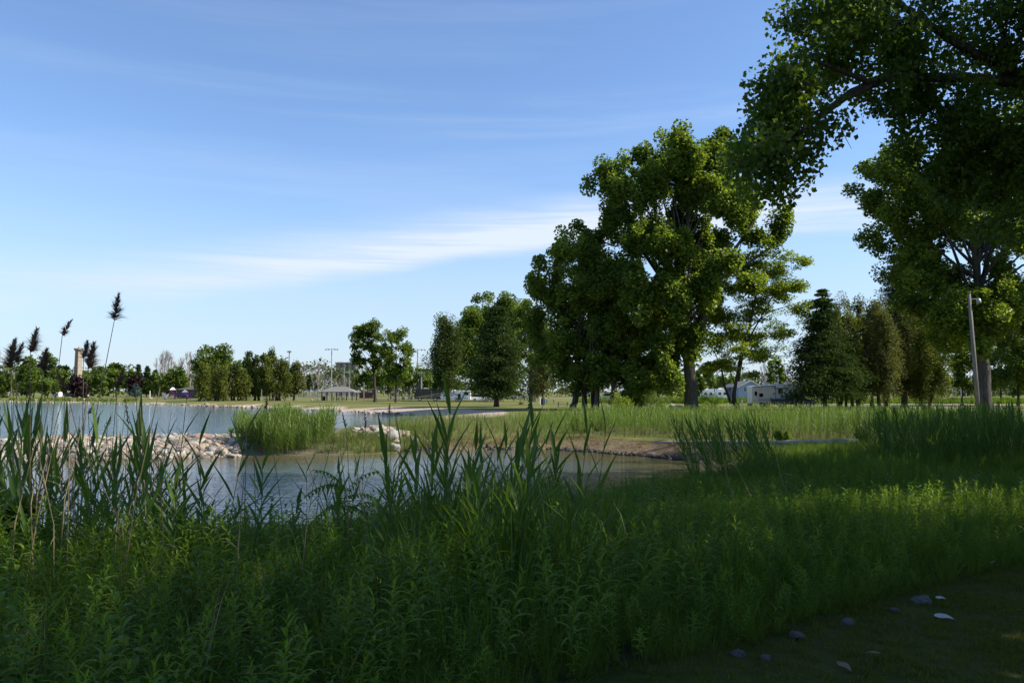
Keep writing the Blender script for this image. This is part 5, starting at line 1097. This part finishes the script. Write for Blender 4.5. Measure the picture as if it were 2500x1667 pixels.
# big dark stand at the right, and the sunny band of reeds behind the pond
def inpoly(poly):
    P_ = np.array(poly, float)
    def f(x, y):
        c = np.zeros(x.shape, bool)
        for i in range(len(P_)):
            a, b_ = P_[i], P_[(i + 1) % len(P_)]; c ^= ((a[1] > y) != (b_[1] > y)) & (x < (b_[0] - a[0]) * (y - a[1]) / ((b_[1] - a[1]) or 1e-9) + a[0])
        return c & (shore_sd(x, y) > .1)
    return f
x, y = sd_pts(2600, rng, 11, 26, 20, 34, inpoly([(11.2, 24), (14, 22), (24, 24), (25, 31), (16.5, 31), (13, 30)]))
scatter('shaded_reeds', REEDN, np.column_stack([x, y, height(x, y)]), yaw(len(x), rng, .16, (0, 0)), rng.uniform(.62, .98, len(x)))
band = inpoly([(-5.6, 40.8), (-4.2, 42.6), (-1.5, 42.0), (1.5, 42.8), (5, 44.0), (8, 42.2), (13, 39), (17, 35.5), (24, 36), (26, 46), (16, 55), (8, 58), (1, 60), (-3, 66), (-8, 66), (-9, 56), (-7, 49)])
x, y = sd_pts(22000, rng, -10, 28, 35, 67, band)
s = rng.uniform(.42, .76, len(x)) * (1 + .18 * wob(x * .5, y * .5)) * (.50 + .50 * sm(x, -1, 7))
k = rng.random(len(x)) < (.35 + .65 * sm(x, -2, 4)) ; 
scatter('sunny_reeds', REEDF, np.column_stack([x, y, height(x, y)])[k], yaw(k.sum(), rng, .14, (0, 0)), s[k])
x, y = sd_pts(5200, rng, -11, 28, 35, 69, lambda x, y: band(x, y) & (rng.random(len(x)) < 1 - .75 * sm(x, -2, 6)))
scatter('dry_tall_grass', DRYG, np.column_stack([x, y, height(x, y)]), yaw(len(x), rng, .12), rng.uniform(.35, .8, len(x)))
x, y = sd_pts(9000, rng, 9, 46, 26, 62, lambda x, y: (x > 14 + .12 * (50 - y)) & ~band(x, y) & (y < 50))
scatter('meadow_grass', TUFT, np.column_stack([x, y, height(x, y)]), yaw(len(x), rng, .12), rng.uniform(.16, .5, len(x)) * (1 - .6 * sm(y, 38, 50)))
x, y = sd_pts(14000, rng, -6, 16, 33, 48, lambda x, y: inpoly([(-4, 43.5), (2, 44), (8, 41.5), (13, 38), (17, 33), (20, 36), (12, 43), (2, 47)])(x, y))
k = rng.random(len(x)) < .4 + .5 * wob(x, y)
scatter('shore_grass', TUFT, np.column_stack([x, y, height(x, y)])[k], yaw(k.sum(), rng, .2), rng.uniform(.06, .20, k.sum()))
# reed clump and weeds on the spit
x, y = sd_pts(4200, rng, -14, -8, 36.5, 43, lambda x, y: (shore_sd(x, y) > -.35) & (((x + 11.2) / 2.35) ** 2 + ((y - 39.6) / 2.3) ** 2 < 1))
x2 = x; hh_ = .86 * (.86 + .14 * np.sin(x * 2.6)) * rng.uniform(.75, 1.12, len(x)) 
scatter('reed_clump', REEDF, np.column_stack([x, y, height(x, y)]), yaw(len(x), rng, .10), hh_)
x, y = sd_pts(2600, rng, -9.5, -3.5, 38, 50, lambda x, y: (shore_sd(x, y) > -.1) & (np.hypot(x + 7.3, (y - 43.3) * 1.2) > 1.3))
scatter('spit_grass', TUFT + DRYG, np.column_stack([x, y, height(x, y)]), yaw(len(x), rng, .2), rng.uniform(.2, .75, len(x)))
x, y = sd_pts(900, rng, -27, -12, 38.6, 41.6, lambda x, y: (shore_sd(x, y) > 1.6) & (wob(x * 1.4, y * 2) > -.05))
scatter('breakwater_weeds', TUFT, np.column_stack([x, y, height(x, y) + .1]), yaw(len(x), rng, .3), rng.uniform(.12, .32, len(x)))
x, y = sd_pts(5200, rng, 14, 130, 118, 200, lambda x, y: (y > 152 - .12 * x) & (y < 176 - .1 * x))
BIGT = [grass_tuft(300 + s, 1.3, 26, .10, .8, .4).mesh('grass_shape', L_GRASS) for s in range(3)]
scatter('field_grass', BIGT, np.column_stack([x, y, height(x, y)]), yaw(len(x), rng, .1), rng.uniform(.7, 1.15, len(x)))
x, y = sd_pts(2600, rng, -150, -60, 180, 290, lambda x, y: (shore_sd(x, y) > 3) & (shore_sd(x, y) < 9) & (x < -95))
scatter('far_bank_grass', BIGT, np.column_stack([x, y, height(x, y)]), yaw(len(x), rng, .1), rng.uniform(.5, .9, len(x)))
# dry canes
CANES = []
for v in range(4):
    r = random.Random(v); l = Leafy(); L_ = 2.0; l.stem([(0, 0, -.1), (r.uniform(-.05, .05), 0, L_ * .5), (r.uniform(-.2, .2), r.uniform(-.1, .1), L_)], .007, .003, 5, .5)
    for q in range(2): l.blade((0, 0, L_ * r.uniform(.4, .7)), (r.uniform(-1, 1), r.uniform(-1, 1), .2), .25, .012, 1.5, 3, .6)
    CANES.append(l.mesh('dry_cane', L_STRAW))
for q in range(70):
    left = q < 52; px = rng.uniform(-20, 420) if left else rng.uniform(560, 1300); D = rng.uniform(6, 12); x = X(px, D); z = gz(x, D); yt = rng.uniform(930, 1150) if left else rng.uniform(1000, 1150)
    o = link('dry_cane', CANES[q % 4], None, (x, D, z), (rng.normal() * .04, .08 + rng.normal() * .06, rng.uniform(0, 6.28)), (1, 1, (at(0, yt, D).z - z) / 2.0))
    tag(o, 'bare straw coloured cane among the green reeds of the %s' % ('left stand' if left else 'middle stand'), 'cane', 'dry canes in the %s' % ('left stand' if left else 'middle stand'))
for q, (px, D, lean) in enumerate([(1870, 12, .5), (1960, 13, .45), (1820, 11, .4), (2150, 10, -.9)]):
    x = X(px, D); o = link('dry_cane', CANES[q], None, (x, D, gz(x, D)), (0, -lean, 0), (1, 1, .75)); tag(o, ['pale cane slanting over the weeds before the dark leaning reeds', 'second pale cane slanting beside the first on the right bank', 'thin pale cane nearest the pond end', 'bent dead stalk lying over the weeds far right'][q], 'cane')
# plumed reeds
def plume_mesh(seed, L, n=60, w=.16, one=0.0):
    r = random.Random(seed); l = Leafy(); l.stem([(0, 0, 0), (0, 0, L)], .003, .001, 4, .3)
    for i in range(n):
        f = (i + r.random()) / n; a = r.uniform(0, 6.28); q = w * (1 - .75 * f) ** .9 * r.uniform(.55, 1.15) + .015; d0 = Vector((math.cos(a) + one, math.sin(a), r.uniform(.5, 1.7) + 1.5 * f))
        for k in range(5): l.blade((0, 0, L * f * .92), d0 + Vector((r.uniform(-.35, .35), r.uniform(-.35, .35), r.uniform(-.3, .5))), q * r.uniform(.4, .95), .010 * (1.15 - .5 * f), 1.0 * (1 - f), 4, r.uniform(0, 1), fold=.4)
    return l.mesh('plume', L_PLUME)
def plumed(base, neck, tip, D, label, seed, w=.16, one=0.0, n=46, leaves=0):
    b_ = at(base[0], base[1], D); z = gz(b_.x, D); b_ = Vector((b_.x, D, z)); nk = at(neck[0], neck[1], D) - b_; tp = at(tip[0], tip[1], D) - b_
    root = tag(empty('plumed_reed', b_), label, 'reed')
    link('stem', Leafy().stem([(0, 0, -.1), tuple(nk * .35 + Vector((-nk.x * .12, 0, 0))), tuple(nk * .7 + Vector((-nk.x * .08, 0, 0))), tuple(nk)], .006, .0032, 6, .35).mesh('stem', L_STRAW), root)
    dv = tp - nk; q = dv.to_track_quat('Z', 'Y'); link('plume', plume_mesh(seed, dv.length, int(n * 2.3), w, one), root, tuple(nk), q.to_euler())
    for k in range(leaves): link('leaf', Leafy().blade((0, 0, 0), (.4 if k % 2 else -.4, .1, 1), .22, .014, .6, 4, .6).mesh('leaf', L_STRAW), root, tuple(nk * (.55 + .15 * k)))
plumed((180, 1370), (279, 783), (291, 716), 8.0, 'tallest plumed reed leaning right with a ragged dark seed head', 1, .15, -.3, 30, 1)
plumed((100, 1250), (152, 820), (175, 780), 8.5, 'plumed reed with a thin pale brown head left of the chimney', 2, .10, 0, 24)
plumed((75, 1250), (74, 862), (91, 802), 8.2, 'plumed reed with a spiky head above the far left trees', 3, .16, .1, 40)
plumed((40, 1250), (26, 900), (36, 828), 7.6, 'plumed reed with the fullest dark head at the left edge', 4, .17, -.2, 60)
plumed((60, 1260), (36, 885), (56, 836), 7.9, 'plumed reed with a thin side branch beside the fullest head', 5, .12, .3, 22)
plumed((95, 1240), (104, 905), (115, 852), 8.4, 'plumed reed with a short reddish head right of the left pair', 6, .15, 0, 50)
plumed((200, 1240), (204, 875), (214, 832), 8.8, 'plumed reed whose small head touches the chimney cap', 7, .12, -.1, 40)
plumed((185, 1260), (215, 902), (229, 836), 8.6, 'plumed reed with wide spreading head right of the chimney', 8, .19, .3, 50)
plumed((260, 1230), (286, 950), (304, 893), 9.0, 'plumed reed with a rusty drooping head before the pale green trees', 9, .10, 0, 60)
plumed((150, 1250), (158, 958), (138, 900), 9.0, 'plumed reed with rusty head in front of the purple maple', 10, .08, 0, 50)
for i, (b_, nk, tp, lab) in enumerate([((230, 1230), (216, 1012), (228, 985), 'small dark seed head low over the lake below the chimney'), ((250, 1200), (262, 1042), (271, 1017), 'narrow dark seed head just over the pink boulder'), ((300, 1200), (313, 1035), (306, 972), 'loose branched seed head over the water right of the plumes'),
        ((700, 1180), (650, 1000), (652, 960), 'brown branched weed head above the reed clump'), ((860, 1230), (845, 1046), (835, 1005), 'curved seed head over the lake right of the reed clump'), ((880, 1200), (893, 1045), (890, 1000), 'pair of upright seed heads over the stone heap'), ((960, 1220), (950, 1012), (952, 985), 'seed head against the sand beach'), ((1300, 1250), (1290, 1000), (1296, 975), 'narrow brown seed head of the middle stand')]):
    plumed(b_, nk, tp, 9.5, lab, 30 + i, .05, 0, 16)
# tree of heaven sapling
D = 8.6; b_ = at(842, 1380, D); b_.z = gz(b_.x, D)
root = tag(empty('sumac_sapling', b_), 'sapling with arching feathery fronds standing before the open pond', 'sapling')
tp = at(842, 1185, D) - b_; link('stem', Leafy().stem([(0, 0, -.05), tuple(tp * .5), tuple(tp)], .008, .005, 6, .2).mesh('stem', L_WEED), root)
for k, (a, up, L_) in enumerate([(math.pi, .25, .42), (2.6, 1.2, .42), (.5, 1.4, .42), (.1, .5, .35), (3.6, -.1, .36), (5.4, .1, .34), (1.6, 1.0, .3), (-.4, 1.0, .36)]):
    l = Leafy(); d0 = Vector((math.cos(a), math.sin(a) * .5, up)).normalized(); q = Vector((0, 0, 0)); dd = d0.copy(); pts = [q.copy()]
    for s_ in range(9):
        q = q + dd * L_ / 9; dd = (dd + Vector((0, 0, -.13))).normalized(); pts.append(q.copy()); sd_ = dd.cross(Vector((0, .3, 1))).normalized()
        for sg in (-1, 1): l.blade(q, sd_ * sg + dd * .35 + Vector((0, 0, -.25)), .105 * (1.15 - .05 * s_), .034, .7, 3, .3 + .05 * s_)
    l.stem([tuple(p_) for p_ in pts], .003, .0015, 4, .3); link('frond', l.mesh('frond', L_WEED), root, tuple(tp * (1 - .05 * k)))
# small palm-like weed on the breakwater crest
D = 39; b_ = Vector((X(568, D), D, gz(X(568, D), D) + .1)); l = Leafy()
for k in range(26): a = k * 2.4; l.blade((0, 0, .15 + .01 * k), (math.cos(a), math.sin(a), .3 + .05 * k), .42, .07, .5, 3, .5 + .3 * (k % 3) / 2)
l.stem([(0, 0, -.1), (0, 0, .4)], .02, .02); o = link('weed_rosette', l.mesh('weed_rosette', L_WEED), None, b_); tag(o, 'star shaped green weed on the breakwater crest left of the reed clump', 'weed')
# willow bushes
def bush(px, D, wpx, hpx, mat, label, seed, leaf=.09, name='willow_bush', dens=1.0):
    x = X(px, D); w_ = wpx / F * D; h = hpx / F * D
    return tree(name, label, 'bush', (x, D, gz(x, D)), [(0, 0, h * .45, w_ * .42, w_ * .4, h * .42), (-w_ * .2, 0, h * .6, w_ * .25, w_ * .25, h * .36), (w_ * .22, .1, h * .55, w_ * .25, w_ * .25, h * .36)], mat, BARK, seed, int(50 * dens), 46, w_ * .12, (leaf, leaf * .45),
                trunk=[(0, 0, -.1), (0, 0, h * .3), (.05, 0, h * .8)], r0=.03, nlimb=10, zs=1.4, up=.1, flare=1)
bush(1515, 62, 62, 73, L_LOCUST, 'yellow green bush in front of the trash drum', 401); bush(1602, 60, 66, 76, L_BRIGHT, 'yellow green bush left of the thickest trunk', 402); bush(1728, 64, 60, 70, L_LOCUST, 'bright bush right of the thickest trunk', 403)
bush(1412, 47, 44, 36, L_MAPLE, 'small dark green bush on the brown litter', 404, .07); bush(1462, 47, 40, 30, L_BRIGHT, 'small light green bush on the brown litter', 405, .07); bush(1905, 37, 46, 28, L_MAPLE, 'dark leafy bush growing over the silver log', 406, .09); bush(2105, 35, 50, 30, L_MAPLE, 'low dark bush at the thick end of the silver log', 407, .09)
bush(20, 7.5, 120, 230, L_MAPLE, 'dark broad leaved shrub at the left edge among the reeds', 408, .10, 'broadleaf_shrub', 1.6); bush(1360, 53, 70, 30, L_CEDARB, 'brownish dead weed tuft on the spit', 409, .06)
# silver log, branches, dark clods
D0 = 39.3; a_ = Vector((X(1594, 39.5), 39.5, gz(X(1594, 39.5), 39.5) + .08)); e_ = Vector((X(2090, 34.5), 34.5, gz(X(2090, 34.5), 34.5) + .16))
pts = [a_.lerp(e_, f) + Vector((0, 0, .03 * math.sin(f * 9))) for f in np.linspace(0, 1, 14)]
o = MB().tube(pts, [(.045 + .085 * f) * (1 + .12 * math.sin(f * 21)) for f in np.linspace(0, 1, 14)], 10).build('driftwood_log', pm('driftwood', (.34, .325, .30), (.19, .18, .165), 3, .85, .02, stretch=(.6, 4, 4)), None, smooth=True); tag(o, 'long silver grey log lying on the brown shore behind the pond', 'log')
for i, (px, py, D, lab) in enumerate([(1590, 1068, 45, 'curved bleached branch arching off the litter'), (1480, 1068, 46, 'small bleached branch by the light green bush'), (1270, 1090, 42, 'thin driftwood stick at the pond edge')]):
    x = X(px, D); z = gz(x, D); r = random.Random(i); m = MB(); m.tube([(-.9, 0, .05), (-.4, 0, .12), (0, .1, .10), (.3, 0, .35), (.5, 0, .62)] if i == 0 else [(-.7, 0, .05), (0, .1, .1), (.6, 0, .22)], .025, 6); m.tube([(0, .1, .1), (.5, .2, .08), (.9, .2, .15)], .018, 5)
    o = m.build('driftwood_branch', MATS['driftwood'], None, loc=(x, D, z)); tag(o, lab, 'branch')
CL = [rock_mesh('clod_shape', 50 + s, DARKCLOD, 2, (1, .8, .6), .45) for s in range(4)]
P = []
for a, b_ in [((4.2, 39.4), (5.9, 37.4)), ((5.9, 37.4), (7.2, 35.8)), ((7.2, 35.8), (8.2, 33.6)), ((2.2, 41.4), (4.2, 39.4)), ((-1.4, 41.5), (2.2, 41.6)), ((-5.4, 40), (-4.2, 42.3))]:
    a, b_ = np.array(a), np.array(b_); m_ = int(np.hypot(*(b_ - a)) * (16 if a[0] > 2 else 9))
    for k in range(m_): q = a + (b_ - a) * rng.random() + rng.normal(size=2) * .18; P.append(q)
P = np.array(P); z = np.maximum(height(P[:, 0], P[:, 1]), WATER_Z)
scatter('weed_clods', CL, np.column_stack([P, z + .03]), yaw(len(P), rng, .4), rng.uniform(.05, .16, len(P)))
LIT = []
for s_ in range(4):
    l = Leafy(); r = random.Random(s_)
    for k in range(10): a = r.uniform(0, 6.28); l.blade((r.uniform(-.25, .25), r.uniform(-.25, .25), .02), (math.cos(a), math.sin(a), r.uniform(.0, .3)), r.uniform(.08, .35), r.uniform(.01, .03), .2, 2, r.random())
    LIT.append(l.mesh('litter_shape', leafm('litter_%d' % s_, (.13, .085, .05), (.36, .25, .17), .1, .8, tcol=(1, .9, .8))))
x, y = sd_pts(9000, rng, -5, 17, 29, 46, lambda x, y: (shore_sd(x, y) > .1) & (shore_sd(x, y) < 2.9) & (y > 29))
scatter('leaf_litter', LIT, np.column_stack([x, y, height(x, y)]), yaw(len(x), rng, .1), rng.uniform(.5, 1.2, len(x)))
# stones and dead leaves at the edge of the mown grass
for i, (px, py, w_, mt, lab) in enumerate([(2250, 1475, .085, 'edge', 'largest grey stone where the weeds meet the mown grass'), (2070, 1525, .055, 'edge', 'rounded grey stone left of the largest edge stone'), (1945, 1556, .055, 'edge', 'half buried stone under the weeds at the lower right'), (2185, 1492, .04, 'edge', 'flat stone just left of the largest edge stone'),
                                    (1870, 1610, .04, 'edge', 'small stone in the dark grass near the bottom'), (2492, 1352, .05, 'white', 'pale stone at the right picture edge'), (1800, 1600, .05, 'edge', 'stone deepest in the weeds near the bottom')]):
    u, a, b_ = ray(px, py); D = 5.2
    for _ in range(6): D = (EYE - gz(u / a * D, D)) / (-b_ / a)
    x = u / a * D; o = link('edge_stone', rock_mesh('edge_stone', 300 + i, BM[mt], 3, (1, .8, .55), .25), None, (x, D, gz(x, D) + w_ * .22), (0, 0, i), w_); tag(o, lab, 'stone')
PALE = leafm('leaf_dead_pale', (.42, .42, .42), (.46, .46, .46), .1, .7, tcol=(1, 1, 1)); DEADB = leafm('leaf_dead_brown', (.16, .11, .07), (.28, .2, .13), .2, .7, tcol=(1, .9, .8))
for i, (px, py, L_, m_, lab) in enumerate([(2310, 1516, .16, PALE, 'curled pale dead leaf lying on the mown grass'), (1888, 1690, .10, DEADB, 'brown dead leaf at the bottom edge of the grass'), (2130, 1606, .10, DEADB, 'curled brown leaf in the lower grass'), (2420, 1380, .10, PALE, 'pale leaf scrap by the weeds at the right'), (2060, 1640, .12, DEADB, 'brown leaf scrap on the moss coloured grass'), (2300, 1470, .10, PALE, 'pale scrap beside the largest edge stone')]):
    u, a, b_ = ray(px, py); D = 5.0
    for _ in range(6): D = (EYE - gz(u / a * D, D)) / (-b_ / a)
    x = u / a * D; l = Leafy().blade((-L_ / 2, 0, .045), (1, .2, .3), L_, L_ * .45, 1.0, 6, .5, fold=.3, side=(0, 1, .3)); o = link('dead_leaf', l.mesh('dead_leaf', m_), None, (x, D, gz(x, D)), (0, 0, i * 1.3 - .3)); tag(o, lab, 'leaf')
